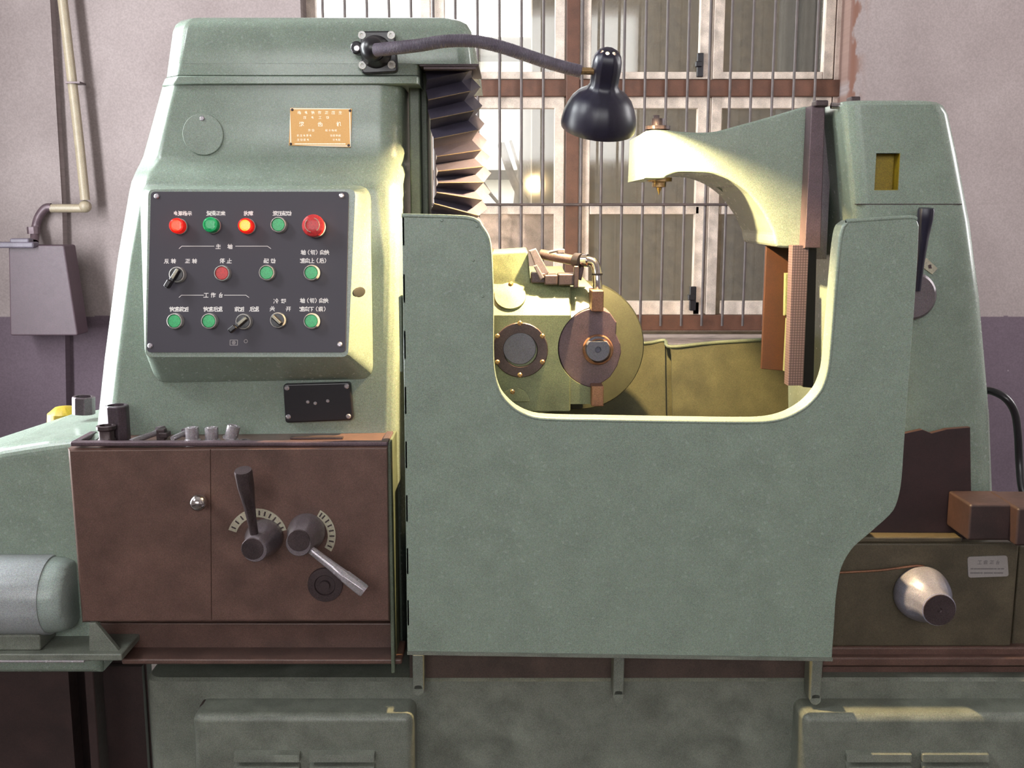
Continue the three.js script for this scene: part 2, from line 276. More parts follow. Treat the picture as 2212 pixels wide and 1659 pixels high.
// pipework and switch box at the left of the back wall
{
  const z = ZB + 0.09, p = thing('conduit_pipe', 'beige conduit pipe running down the left wall to the mauve switch box', 'pipe', at(185, 450, z));
  part(p, 'pipe_run', merge([tube([at(128, -60, z), at(148, 110, z), at(168, 280, z), at(184, 432, z)], mm(10, z), 40), rod(at(186, 450, z), at(110, 450, z), mm(9, z))]), M.pipe);
  part(p, 'elbow', new THREE.SphereGeometry(mm(13, z), 18, 14).translate(...at(184, 446, z).toArray()), M.pipe);
  part(p, 'bent_end', tube([at(112, 448, z), at(98, 450, z), at(84, 468, z), at(77, 492, z), at(74, 523, z + 0.05)], mm(9, z), 30), M.mauve, { label: 'dark bent pipe end' });
  part(p, 'collar', lathe([[0, 0], [mm(13, z), 0], [mm(13, z), 0.03], [0, 0.03]], at(73, 505, z + 0.02), V(0, 1, 0)), M.mauve);
  part(p, 'pipe_clip', merge([boxPx(140, 176, 172, 180, z + 0.03, 0.07)]), M.iron);
  const zb = ZB + 0.22, b = thing('switch_box', 'mauve steel switch box on the left wall, below the bent conduit pipe', 'box', at(90, 690, zb));
  part(b, 'housing', plate(roundPx([[18, 530], [138, 530], [168, 725], [22, 725]], 5), zb, 0.12, { bevel: 0.006 }), M.boxMauve);
  part(b, 'top_bracket', merge([boxPx(-30, 523, 72, 536, zb + 0.03, 0.06, 0.008), boxPx(20, 515, 62, 528, zb + 0.02, 0.05, 0.008)]), M.rubber);
}

// ───────── the gear hobbing machine ─────────
const mc = thing('gear_hobbing_machine', 'large green gear hobbing machine with two columns standing before the barred window', 'machine', V(0, 0, 0));
// bed
const zBase = 0.05, baseTop = at(1300, 1466, zBase).y;
const bedX0 = at(315, 1550, zBase).x, bedX1 = at(2420, 1550, zBase).x;
part(mc, 'bed', skin([0, baseTop - 0.006, baseTop].map((y, k) => roundRing(y, bedX0 + (k > 1 ? 0.006 : 0), bedX1 - (k > 1 ? 0.006 : 0), -0.75, zBase - (k > 1 ? 0.006 : 0), 0.03))), M.greenDull);
part(mc, 'trough_shade_block', box(at(885, 1440, 0.046).x, at(1778, 1440, 0.046).x, baseTop, at(1300, 1010, 0.02).y, -0.05, 0.046), M.troughShadeBrown);  // solid box raised to stop lamp light; dark brown stands in for recess shade
function door(x0, x1, y0, z, louvX, louvY) {
  const a = at(x0, 1600, z), b = at(x1, 1600, z), t = at(x0, y0, z).y, d = part(mc, 'access_door', box(a.x, b.x, 0.05, t, zBase - 0.02, z, 0.016), M.greenDull);
  for (const [l0, l1] of louvX) for (const ly of louvY) {
    const p = at(l0, ly, z), q = at(l1, ly, z), h = mm(17, z), len = q.x - p.x, prof = new THREE.Shape([[0, 0], [0.010, -h * 0.25], [0.012, -h], [0.006, -h], [0, -h * 0.6]].map(([x, y]) => new THREE.Vector2(x, y)));
    const g = new THREE.ExtrudeGeometry(prof, { depth: len, bevelEnabled: true, bevelSize: 0.002, bevelThickness: 0.004, bevelSegments: 2 }); g.rotateY(-Math.PI / 2); g.translate(q.x, p.y, z); part(d, 'louvre', g, M.greenDull);
  }
  return d;
}
door(416, 893, 1545, 0.12, [[512, 645], [674, 806]], [1622, 1648, 1674]);
door(1733, 2330, 1545, 0.12, [[1830, 1962], [1992, 2128]], [1622, 1648, 1674]);
part(mc, 'door_lip', box(at(428, 1535, 0.08).x, at(890, 1535, 0.08).x, at(600, 1545, 0.08).y, at(600, 1526, 0.08).y, zBase - 0.01, 0.075, 0.006), M.brownDark);
part(mc, 'door_lip', box(at(1745, 1535, 0.08).x, at(2330, 1535, 0.08).x, at(600, 1545, 0.08).y, at(600, 1524, 0.08).y, zBase - 0.01, 0.075, 0.006), M.greenDirty);

// left column: top cover, body and control housing
const zUp = -0.06, zLow = 0.0, zBack = -0.62;
const ring = (py, xl, xr, zf, r, zb = zBack, rr = r) => { const a = at(xl, py, zf - r * 0.8), b = at(xr, py, zf - rr * 0.3); return roundRing(at(600, py, zf).y, a.x, b.x, zb, zf, [r, rr], 8, true); };
part(mc, 'top_cover', merge([
  skin([ring(38, 402, 975, zUp - 0.035, 0.03), ring(39, 386, 992, zUp - 0.018, 0.034), ring(47, 375, 1008, zUp - 0.003, 0.034), ring(62, 369, 1017, zUp + 0.005, 0.034), ring(138, 359, 1026, zUp + 0.005, 0.034), ring(139, 359, 1026, zUp + 0.004, 0.034)], true, true, 0.7),
  skin([ring(137, 359, 904, zUp + 0.005, 0.034, zBack, 0.012), ring(162, 356, 904, zUp + 0.005, 0.034, zBack, 0.012)]),
]), M.green);
part(mc, 'cover_lip', skin([ring(163.5, 355, 905, zUp + 0.006, 0.034, zBack, 0.012), ring(166, 352, 905, zUp + 0.010, 0.034, zBack, 0.012), ring(180, 346, 905, zUp + 0.010, 0.034, zBack, 0.012), ring(182, 347, 905, zUp + 0.006, 0.034, zBack, 0.012)]), M.green);
part(mc, 'column', skin([ring(183.5, 346, 868, zUp, 0.036, zBack, 0.05), ring(260, 325, 868, zUp, 0.04, zBack, 0.05), ring(335, 304, 868, zUp, 0.044, zBack, 0.05), ring(350, 297, 868, zUp + 0.006, 0.046, zBack, 0.05), ring(372, 286, 866, zUp + 0.03, 0.046, zBack, 0.05), ring(392, 278, 864, zLow - 0.006, 0.044, zBack, 0.05), ring(412, 274, 862, zLow, 0.042, zBack, 0.045), ring(560, 249, 862, zLow, 0.042, zBack, 0.03), ring(780, 221, 862, zLow, 0.042, zBack, 0.03), ring(1000, 198, 862, zLow, 0.042, zBack, 0.03), ring(1420, 190, 870, zLow, 0.042, zBack, 0.03)], true, true, 0.7), M.green);
const zf0 = 0.045, zf1 = 0.085;                                         // the control face leans: its lower edge stands further out
const housing = skin([
  quadRing([at(304, 396, -0.03), at(812, 396, -0.03), at(808, 822, -0.02), at(330, 827, -0.02)], 0.03),
  quadRing([at(301, 402, 0.006), at(799, 402, 0.006), at(806, 818, 0.006), at(331, 826, 0.006)], 0.028),
  quadRing([at(302, 404, 0.02), at(792, 404, 0.02), at(758, 777, zf1 - 0.008), at(313, 777, zf1 - 0.008)], 0.022),
  quadRing([at(320, 409, zf0), at(768, 409, zf0), at(752, 771, zf1), at(314, 771, zf1)], 0.012)], true, true, 0.35);
const hs = part(mc, 'control_housing', housing, M.green);
{ // slot in the side of the housing, let into the surface where it is
  hs.updateWorldMatrix(true, false); const d = at(776, 631, 0.02).sub(CAM).normalize(), hit = new THREE.Raycaster(CAM, d).intersectObject(hs)[0];
  part(hs, 'latch_slot', new THREE.SphereGeometry(0.0095, 24, 16).scale(2.1, 1, 0.16), M.hole, { at: hit.point, turn: facing(hit.normal.z < 0 ? hit.normal.negate() : hit.normal) }); }  // near-black ellipsoid: the shade inside the slot is put into its colour
part(mc, 'inspection_cover', disc(at(438, 290, zUp + 0.004), mm(43, zUp), 0.008, 0.001, 56), M.green);
part(mc, 'cover_screw', screwMid, M.steel, { at: at(437, 256, zUp + 0.004) });

// ── writing, stroke by stroke on a ten by ten grid ──
const GLYPH = {
  电: '2272 2226 7276 2676 2474 50588887', 源: '1022 0425 0928 3191 313729 6152 4383 4346 8386 4585 4686 666958 5748 7798', 指: '0333 202817 0635 5054 8142 5494 5559 5595 9599 5797 5999', 示: '2181 1494 545948 3617 7698',
  润: '1022 0325 0928 3239 3031 4191 919988 4484 6468 5686 4888', 滑: '1022 0325 0928 4080 4043 8083 6062 3494 3435 9495 4649 4686 868978 4787', 正: '1191 5158 5494 2428 0898', 常: '5052 2132 8172 1393 1314 9394 3474 3436 7476 3676 1719 1797 9799 5659',
  故: '0242 2025 1545 1519 4549 1949 6042 5393 835549 5499', 障: '0109 013113 133516 6061 4191 5153 8173 3393 4484 4447 8487 4585 4787 3898 6769', 液: '1022 0325 0928 6061 3191 4234 3439 6252 6292 9259 5599 6466', 压: '1191 111709 3494 6268 2999 7677', 起: '1141 2024 0444 2428 2646 050908 0899 5191 9194 5494 54588897',
  动: '1141 0343 231848 3749 5393 938978 707459', 主: '4051 1292 1595 0999 5259', 轴: '0242 201545 3239 0747 5292 5259 9299 5595 5999 7079', 反: '8121 212709 2484 845949 3599', 转: '0242 201545 3239 0747 5292 4494 706696 9668 6789', 停: '2003 1319 6061 3191 4474 4244 7274 4272 3595 3536 9596 4777 676958', 止: '5059 5494 2428 0999',
  切: '0343 202745 4191 918978 616549', 向: '5031 1219 1292 929988 3565 3538 6568 3868', 快: '2029 0214 3244 4282 8285 3595 6065 6539 6599', 速: '0112 0333 333829 0829 2999 3191 4282 4245 8285 4585 6068 5538 6597', 上: '5059 5484 0999', 后: '8021 212709 2393 4595 4549 9599 4999', 工: '1191 5159 0999', 作: '2003 1319 5034 3292 5259 5484 5787', 台: '5024 2474 7384 2676 2629 7679 2979',
  前: '3041 7061 0292 1419 1444 444938 1646 1848 6467 848978', 进: '0112 0333 333709 0929 2999 3292 3595 515638 8088', 退: '0112 0333 333709 0929 2999 4080 8084 4282 4484 4048 4866 6498', 冷: '0112 0916 6034 6094 6455 5686 8667 6879', 却: '1141 2125 0343 251848 3748 6169 6191 919685', 关: '3041 7061 1393 0595 5355 5509 5599', 开: '1191 0595 313519 7179', 下: '0191 5159 5476',
  滚: '1022 0325 0928 6061 3191 5143 8193 5354 7284 6539 5359 6598', 齿: '5043 5272 2124 0494 1519 9599 1999 5537 5577', 机: '0343 2029 2417 2446 513849 51818898', '(': '70535679', ')': '20434629',
};
function glyph(g, ch, x, y, s, lw) {
  const t = GLYPH[ch]; if (!t) return; g.lineWidth = lw; g.lineCap = 'square'; g.lineJoin = 'miter';
  for (const k of t.split(' ')) { g.beginPath(); for (let i = 0; i + 1 < k.length; i += 2) g[i ? 'lineTo' : 'moveTo'](x + (+k[i] / 9 - 0.5) * s, y + (+k[i + 1] / 9 - 0.5) * s); g.stroke(); }
}
function canvasTex(w, h, draw) { const c = document.createElement('canvas'); c.width = w; c.height = h; draw(c.getContext('2d'), w, h); const t = new THREE.CanvasTexture(c); t.colorSpace = THREE.SRGBColorSpace; t.wrapS = t.wrapT = THREE.ClampToEdgeWrapping; return t; }
const speckle = (g, w, h, n, cols) => { for (let i = 0; i < n; i++) { g.fillStyle = cols[Math.floor(rnd() * cols.length)]; g.fillRect(rnd() * w, rnd() * h, 1 + rnd() * 3, 1 + rnd() * 3); } };

// ── control panel plate with its buttons, lamps and switches ──
const PTL = at(326, 414, zf0 + 0.004), PTR = at(753, 414, zf0 + 0.004), PBR = at(746, 761, zf1 + 0.004), PBL = at(317, 761, zf1 + 0.004);
const PN = PTR.clone().sub(PTL).cross(PTL.clone().sub(PBL)).normalize();
const onPanel = (px, py, out = 0) => {                                   // the point of the panel's face behind this pixel
  const d = at(px, py, 0).sub(CAM), t = PTL.clone().sub(CAM).dot(PN) / d.dot(PN); return CAM.clone().addScaledVector(d, t).addScaledVector(PN, out);
};
const pu = (px, py) => { const v = (py - 414) / 347, l = 326 - 9 * v, r = 753 - 7 * v; return [(px - l) / (r - l), v]; };
const panelTex = canvasTex(2048, 1664, (g, w, h) => {
  g.fillStyle = '#37323d'; g.fillRect(0, 0, w, h); speckle(g, w, h, 9000, ['#3d3843', '#322d38', '#413b42', '#2f2a35']);
  g.strokeStyle = '#e8e4e0'; const k = w / 430;
  const put = (text, px, py, size, gap) => { const [u, v] = pu(px, py), n = text.length; [...text].forEach((ch, i) => glyph(g, ch, u * w + (i - (n - 1) / 2) * gap * k, v * h, size * k, 1.5 * k)); };
  put('电源指示', 394, 460.5, 9, 10.2); put('润滑正常', 466, 460.5, 9, 10.2); put('故障', 536.5, 460.5, 9, 10.4); put('液压起动', 609.5, 460.5, 9, 10.2);
  put('主', 471, 532, 9.5, 10); put('轴', 496.5, 532, 9.5, 10);
  put('反转', 367, 563.5, 9.5, 15); put('正转', 412.5, 563.5, 9.5, 15); put('停止', 487.5, 563, 9.5, 15); put('起动', 582.5, 563, 9.5, 15); put('轴(切)向快', 680.5, 544.6, 9.5, 10.2); put('速向上(后)', 679, 562.5, 9.5, 10.2);
  put('工作台', 461, 637, 9.5, 16); put('冷却', 604, 649.8, 9.5, 16); put('轴(切)向快', 678.6, 648.8, 9.5, 10.2); put('速向下(前)', 677.4, 667, 9.5, 10.2);
  put('快速前进', 386.6, 667.4, 9.5, 10.4); put('快速后退', 460, 667.4, 9.5, 10.4); put('前进', 517, 667.2, 9.5, 10.4); put('后退', 549, 667.2, 9.5, 10.4); put('关', 588, 666.6, 9.5, 10); put('开', 622.5, 666.6, 9.5, 10);
  g.lineWidth = 1.3 * k;
  for (const line of [[[387, 536.5], [392.5, 531.5], [462, 531.5]], [[509, 531.5], [578, 531.5], [585, 536.5]], [[387, 642], [392, 637.3], [440, 637.3]], [[485, 637.3], [531, 637.3], [537.5, 642]]]) { g.beginPath(); line.forEach(([x, y], i) => { const [u, v] = pu(x, y); g[i ? 'lineTo' : 'moveTo'](u * w, v * h); }); g.stroke(); }
  g.lineWidth = 0.9 * k; g.strokeStyle = '#b9b2ae'; const [u, v] = pu(505, 740), [u2, v2] = pu(531, 737);
  g.strokeRect(u * w - 8 * k, v * h - 5.5 * k, 16 * k, 11 * k); g.beginPath(); g.arc(u * w, v * h, 3.4 * k, 0, 7); g.stroke(); g.beginPath(); g.arc(u * w, v * h, 1.2 * k, 0, 7); g.stroke(); g.beginPath(); g.arc(u2 * w, v2 * h, 3.6 * k, 0, 7); g.stroke();
});
const cp = thing('control_panel', 'dark control panel plate with coloured push buttons on the sloping housing of the left column', 'control panel', onPanel(536, 761));
{
  const ringF = quadRing([PTL, PTR, PBR, PBL], 0.008, 4), ringB = ringF.map((p) => p.clone().addScaledVector(PN, -0.0042));
  const g = skin([ringB, ringF], true, true, 0.4), p = g.attributes.position, uv = new Float32Array(p.count * 2), ex = PTR.clone().sub(PTL), ey = PBL.clone().sub(PTL), exn = ex.clone().normalize(), down = ey.clone().addScaledVector(exn, -ey.dot(exn));
  for (let i = 0; i < p.count; i++) { const q = V(p.getX(i), p.getY(i), p.getZ(i)).sub(PTL), v = q.dot(down) / down.lengthSq(), w = THREE.MathUtils.lerp(ex.length(), PBR.distanceTo(PBL), v); uv[2 * i] = q.clone().addScaledVector(ey, -v).dot(exn) / w; uv[2 * i + 1] = 1 - v; }
  g.setAttribute('uv', new THREE.BufferAttribute(uv, 2));
  part(cp, 'panel_plate', g, new THREE.MeshStandardMaterial({ map: panelTex, roughness: 0.52 }), { keepUV: true });
  const PQ = facing(PN), put = (name, geo, m, px, py, label) => part(cp, name, geo, m, { at: onPanel(px, py, 0.0002), turn: PQ, label });
  const sub = (parent, name, geo, m) => { const o = new THREE.Mesh(geo, m); o.name = name; o.castShadow = o.receiveShadow = true; parent.add(o); return o; };
  for (const [x, y] of [[339, 424], [738, 423], [325, 747], [734, 744]]) put('panel_screw', screwMid, M.steel, x, y);
  const r = mm(17, 0.06), L = (pr) => uvm(lathe(pr, V(0, 0, 0), V(0, 0, 1), 32));
  const bezel = L([[r * 1.02, 0], [r * 1.02, 0.006], [r * 0.96, 0.0125], [r * 0.84, 0.0135], [r * 0.82, 0.008], [r * 0.6, 0.008]]);
  const cap = L([[r * 0.8, 0.006], [r * 0.8, 0.0112], [r * 0.74, 0.0122], [0, 0.0126]]);
  const lensBase = L([[r * 1.0, 0], [r * 1.0, 0.005], [r * 0.92, 0.006], [r * 0.92, 0.012], [r * 0.5, 0.013]]), lens = L([[r * 0.95, 0.006], [r * 0.97, 0.017], [r * 0.9, 0.022], [r * 0.7, 0.0235]]), core = L([[r * 0.71, 0.0225], [r * 0.5, 0.0245], [0, 0.0252]]);
  for (const [x, y, red] of [[604, 487], [579, 590], [675, 590], [381, 694], [455, 694], [675, 694], [483, 591, 1]]) { const b = put('push_button', bezel, M.bezel, x, y, red ? 'red stop push button' : 'green push button'); sub(b, 'cap', cap, red ? M.redCap : M.greenCap); }
  for (const [x, y, k] of [[389, 490, 0], [461, 488, 1], [536, 490, 2]]) { const b = put('indicator_lamp', lensBase, M.bezel, x, y, ['glowing red indicator lamp', 'green indicator lamp', 'glowing orange red indicator lamp'][k]); sub(b, 'lens', lens, k === 1 ? M.greenLens : M.redLit); sub(b, 'lens_core', core, [M.redCore, M.greenLens, M.amberCore][k]);
    if (k !== 1) { const l = new THREE.PointLight(new THREE.Color('#ff3a1c'), 0.0008, 1); l.name = 'lamp_light'; l.position.copy(onPanel(x, y, 0.034)); l.castShadow = true; scene.add(l); } }
  const es = put('emergency_stop', L([[mm(22, 0.06), 0], [mm(22, 0.06), 0.01], [mm(20, 0.06), 0.0125], [mm(14, 0.06), 0.0125], [mm(14, 0.06), 0.02]]), M.white, 682, 491, 'red mushroom emergency stop button'), eR = mm(24, 0.06);
  sub(es, 'mushroom_cap', L([[eR * 0.6, 0.016], [eR * 0.98, 0.018], [eR, 0.023], [eR * 0.93, 0.029], [eR * 0.6, 0.0325], [eR * 0.3, 0.0335], [0, 0.034]]), M.redCap);
  sub(es, 'turn_mark', uvm(merge([new THREE.TorusGeometry(eR * 0.62, 0.0007, 6, 20, 2.2).rotateZ(-0.9).translate(0, 0, 0.0337), new THREE.TorusGeometry(eR * 0.62, 0.0007, 6, 20, 2.2).rotateZ(2.3).translate(0, 0, 0.0337)])), M.dial);
  for (const [x, y, ang, len] of [[386, 594, 58, 1], [529, 695, 40, 1], [603, 692, 137, 0]]) {
    const b = put('selector_switch', bezel, M.bezel, x, y, 'black selector switch'); sub(b, 'rotor', L([[r * 0.82, 0.006], [r * 0.8, 0.015], [0, 0.0155]]), M.black);
    const h = sub(b, 'handle', uvm(len ? merge([box(-r * 1.9, r * 0.7, -0.0042, 0.0042, 0.014, 0.023, 0.002), box(-r * 2.0, -r * 0.9, -0.005, 0.005, 0.018, 0.030, 0.003)]) : box(-r * 0.75, r * 0.75, -0.0042, 0.0042, 0.014, 0.021, 0.002)), M.black); h.rotation.z = THREE.MathUtils.degToRad(ang);
    const i = sub(b, 'pointer_line', uvm(box(-r * 0.62, r * 0.72, -0.0023, 0.0023, 0.0205, len ? 0.0238 : 0.0218, 0.0004)), M.dial); i.rotation.z = h.rotation.z;
  }
}
// name plate
{
  const np = plate([[627, 233], [760, 235], [757, 318], [624, 314]], zUp + 0.003, 0.004), a = at(624, 233, zUp), b = at(760, 318, zUp), p = np.attributes.position, uv = np.attributes.uv;
  for (let i = 0; i < p.count; i++) uv.setXY(i, (p.getX(i) - a.x) / (b.x - a.x), (p.getY(i) - b.y) / (a.y - b.y));
  const tex = canvasTex(800, 512, (g, w, h) => {
    g.fillStyle = '#d3a263'; g.fillRect(0, 0, w, h); speckle(g, w, h, 5000, ['#c39256', '#dcb078', '#cb9a5c', '#e0ba88']);
    g.strokeStyle = '#fff6e6'; g.lineWidth = 10; g.strokeRect(14, 14, w - 28, h - 28);
    const chars = '工前正动主停作机压电常源指示起快'; const row = (n, x0, dx, y, s) => { for (let i = 0; i < n; i++) glyph(g, chars[Math.floor(rnd() * chars.length)], x0 + dx * i, y, s, s / 9); };
    row(7, 135, 88, 62, 40); row(4, 205, 98, 125, 34); ['滚', '齿', '机'].forEach((c, i) => glyph(g, c, 160 + i * 240, 210, 56, 6)); row(2, 260, 46, 292, 30); row(4, 480, 40, 292, 26); row(5, 110, 40, 360, 28); row(4, 540, 36, 360, 26); row(4, 110, 42, 415, 28); row(3, 570, 36, 415, 26);
    g.lineWidth = 16; g.globalAlpha = 0.7; for (let x = 70; x < w - 90; x += 22) { g.beginPath(); g.moveTo(x, 470); g.lineTo(x + 8 + rnd() * 10, 470); g.stroke(); }
  });
  const o = part(mc, 'name_plate', np, new THREE.MeshStandardMaterial({ map: tex, roughness: 0.45, metalness: 0.35 }), { keepUV: true, label: 'brass coloured name plate' });
  for (const [x, y] of [[631, 237], [756, 239], [628, 311], [753, 314]]) part(o, 'rivet', disc(at(x, y, zUp + 0.0042), 0.0026, 0.003, 0.001, 12), M.iron);
}
// socket plate under the panel
{
  const z = zLow + 0.016, o = part(mc, 'terminal_cover', plate(roundPx([[611, 830], [756, 826], [763, 908], [616, 914]], 8), z, 0.018, { bevel: 0.003 }), M.black);
  for (const [x, y] of [[620, 838], [749, 834], [623, 900], [753, 899]]) part(o, 'cover_screw', screwMid, M.steel, { at: at(x, y, z - 0.001) });
  for (const [x, y] of [[665, 868], [681, 871], [708, 866]]) part(o, 'stud', screwSmall, M.steel, { at: at(x, y, z - 0.001) });
}
// guideway and bellows at the column's right edge
part(mc, 'guide_rail', merge([boxPx(886, 186, 910, 640, -0.12, 0.06, 0.004), boxPx(905, 140, 925, 640, -0.16, 0.1, 0.003)]), M.greenDirty);
part(mc, 'bellows_bracket', merge([boxPx(906, 138, 1034, 143, zUp + 0.004, 0.2), boxPx(915, 144, 1028, 150, zUp + 0.02, 0.02, 0.001)]), M.iron);
{
  // ridges from the top down: left end, right front corner, right back corner, in pixels
  const R = [[922, 172, 1013, 154, 1034, 148], [925, 216, 1016, 197, 1038, 188], [930, 258, 1024, 239, 1042, 228], [937, 300, 1033, 281, 1047, 267], [944, 338, 1040, 324, 1052, 303], [946, 370, 1044, 360, 1058, 338], [947, 395, 1045, 394, 1061, 374], [944, 416, 1042, 432, 1060, 415], [938, 440, 1034, 466, 1055, 450], [932, 466, 1022, 500, 1046, 484], [926, 494, 1010, 530, 1036, 512]];
  const zr = -0.07, zv = -0.108, zbk = -0.22, rings = [];
  R.forEach((q, k) => {
    const ringOf = (l, f, b, out) => { const zf = out ? zr : zv, sh = out ? 0 : 17; return [at(l[0] - (out ? 0 : 4), l[1], zf), at(f[0] - sh, f[1], zf), at(b[0] - sh, b[1], zbk), at(l[0] + 6, l[1], zbk)]; };
    if (k) { const p = R[k - 1], m = (i) => (p[i] + q[i]) / 2; rings.push(ringOf([m(0), m(1)], [m(2), m(3)], [m(4), m(5)], false)); } else rings.push(ringOf([q[0], q[1] - 20], [q[2], q[3] - 16], [q[4], q[5] - 10], false));
    rings.push(ringOf([q[0], q[1]], [q[2], q[3]], [q[4], q[5]], true));
  });
  const bl = part(mc, 'bellows', skin(rings, true, true, 0.02), M.bellows, { label: 'pleated dark bellows cover' });
  rings.forEach((r, k) => { if (k % 2 && k > 1) part(bl, 'pleat_edge', rod(r[0], r[1], 0.0011, 0.0011, 6), M.bellowsSide); });
}
// gear case below the control panel
const zGC = 0.12, gcTop = at(500, 966, zGC).y;
{
  const a = [[147, 968], [838, 962], [842, 1342], [178, 1344]], t = [[160, 953], [845, 951]];
  const body = skin([
    [at(150, 972, zGC - 0.004), at(836, 966, zGC - 0.004), at(840, 1340, zGC - 0.004), at(180, 1342, zGC - 0.004)].flatMap((p) => [p]),
    [at(147, 968, zGC - 0.01), at(838, 962, zGC - 0.01), at(842, 1342, zGC - 0.01), at(178, 1344, zGC - 0.01)],
    (() => { const q = [at(147, 968, zGC - 0.01), at(838, 962, zGC - 0.01), at(842, 1342, zGC - 0.01), at(178, 1344, zGC - 0.01)]; return q.map((p) => V(p.x, p.y, -0.02)); })(),
  ].reverse(), true, true, 0.3);
  const gc = part(mc, 'gear_case', body, M.brown);
  part(gc, 'cover_plate', plate([[150, 974], [454.2, 971], [456.6, 1340], [181, 1342]], zGC, 0.006, { bevel: 0.0012 }), M.brown);
  part(gc, 'cover_plate', plate([[454.8, 971], [836, 968], [839, 1339], [457.2, 1340]], zGC, 0.006, { bevel: 0.0012 }), M.brown);
  const tl = at(147, 965, zGC - 0.006), tr = at(838, 960, zGC - 0.006);
  part(gc, 'top_rim', merge([box(tl.x + 0.004, tr.x, gcTop, gcTop + 0.009, zGC - 0.02, zGC - 0.005, 0.003), box(tl.x + 0.004, tl.x + 0.018, gcTop, gcTop + 0.009, 0.02, zGC - 0.012, 0.003), box(tr.x - 0.014, tr.x, gcTop, gcTop + 0.009, 0.02, zGC - 0.012, 0.003)]), M.mauve);
  part(gc, 'side_plate', box(tr.x - 0.003, tr.x + 0.004, at(840, 1432, 0.06).y, gcTop + 0.006, 0.0, zGC - 0.012, 0.002), M.greenDirty);
  part(mc, 'gear_case_foot', merge([plate([[195, 1346], [850, 1346], [852, 1424], [268, 1424]], 0.045, 0.05, { bevel: 0.003 }), boxPx(262, 1424, 868, 1436, 0.1, 0.09, 0.004)]), M.brown);
}
// knob, two levers, dials and the round cover on the gear case
{
  const k = at(436, 1078, zGC), kz = at(428, 1086, zGC + 0.035), o = part(mc, 'ball_knob', lathe([[0.007, 0], [0.006, 0.016], [0.009, 0.02]], k, kz.clone().sub(k)), M.steelDark);
  part(o, 'ball', new THREE.SphereGeometry(mm(19, 0.15), 28, 20).translate(kz.x, kz.y, kz.z), M.chrome);
  const hub = (cx, cy, r) => lathe([[r * 1.28, 0], [r * 1.34, 0.006], [r * 1.3, 0.02], [r * 1.12, 0.038], [r * 0.98, 0.055], [r * 0.9, 0.078], [r * 0.82, 0.082], [0, 0.081]], at(cx, cy, zGC));
  const dial = (cx, cy, r0, r1, a0, a1) => plate([...arcPx(cx, cy, r1, a0, a1), ...arcPx(cx, cy, r0, a1, a0)], zGC + 0.002, 0.004);
  const r = mm(32, 0.16);
  const l1 = part(mc, 'lever', hub(573, 1158, r), M.steelDark, { label: 'upright speed lever on the brown gear case' });
  part(l1, 'lever_arm', lathe([[0.0075, 0], [0.0085, 0.03], [0.0105, 0.06], [0.0148, 0.1], [0.0155, 0.128], [0.0145, 0.132], [0, 0.132]], at(549, 1152, zGC + 0.062), at(525, 1016, zGC + 0.1).sub(at(549, 1152, zGC + 0.062))), M.iron);
  part(l1, 'end_cap', disc(at(545, 1186, zGC + 0.0825), r * 0.78, 0.003, 0.001), M.iron);
  const l2 = part(mc, 'lever', hub(664, 1146, r), M.steelDark, { label: 'slanting lever on the brown gear case' });
  part(l2, 'lever_arm', lathe([[0.0075, 0], [0.009, 0.05], [0.0105, 0.075], [0.0115, 0.078], [0.0122, 0.118], [0.0112, 0.122], [0, 0.122]], at(672, 1188, zGC + 0.06), at(787, 1277, zGC + 0.075).sub(at(672, 1188, zGC + 0.06))), M.steel);
  part(l2, 'end_cap', disc(at(645, 1168, zGC + 0.0825), r * 0.78, 0.003, 0.001), M.iron);
  const ticks = (cx, cy, r, list) => merge(list.map((d) => { const a = THREE.MathUtils.degToRad(d), c = at(cx + r * Math.cos(a), cy - r * Math.sin(a), zGC + 0.0022); return box(-0.0014, 0.0014, -0.0045, 0.0045, -0.0003, 0.0003).rotateZ(a - Math.PI / 2).translate(c.x, c.y, c.z); }));
  const d1 = part(mc, 'dial_scale', dial(556, 1165, 48, 66, 18, 162), M.dial); part(d1, 'tick_mark', ticks(556, 1165, 57, [25, 36, 50, 62, 74, 86, 98, 112, 126, 140, 154]), M.iron);
  const d2 = part(mc, 'dial_scale', dial(662, 1158, 46, 63, -32, 62), M.dial); part(d2, 'tick_mark', ticks(662, 1158, 55, [-24, -12, 0, 12, 24, 36, 48, 56]), M.iron);
  part(mc, 'round_cover', lathe([[mm(40, zGC), 0], [mm(39, zGC), 0.006], [mm(24, zGC), 0.007], [mm(22, zGC), 0.004], [mm(12, zGC), 0.004], [mm(11, zGC), 0.011], [0, 0.012]], at(703, 1262, zGC)), M.iron);
}
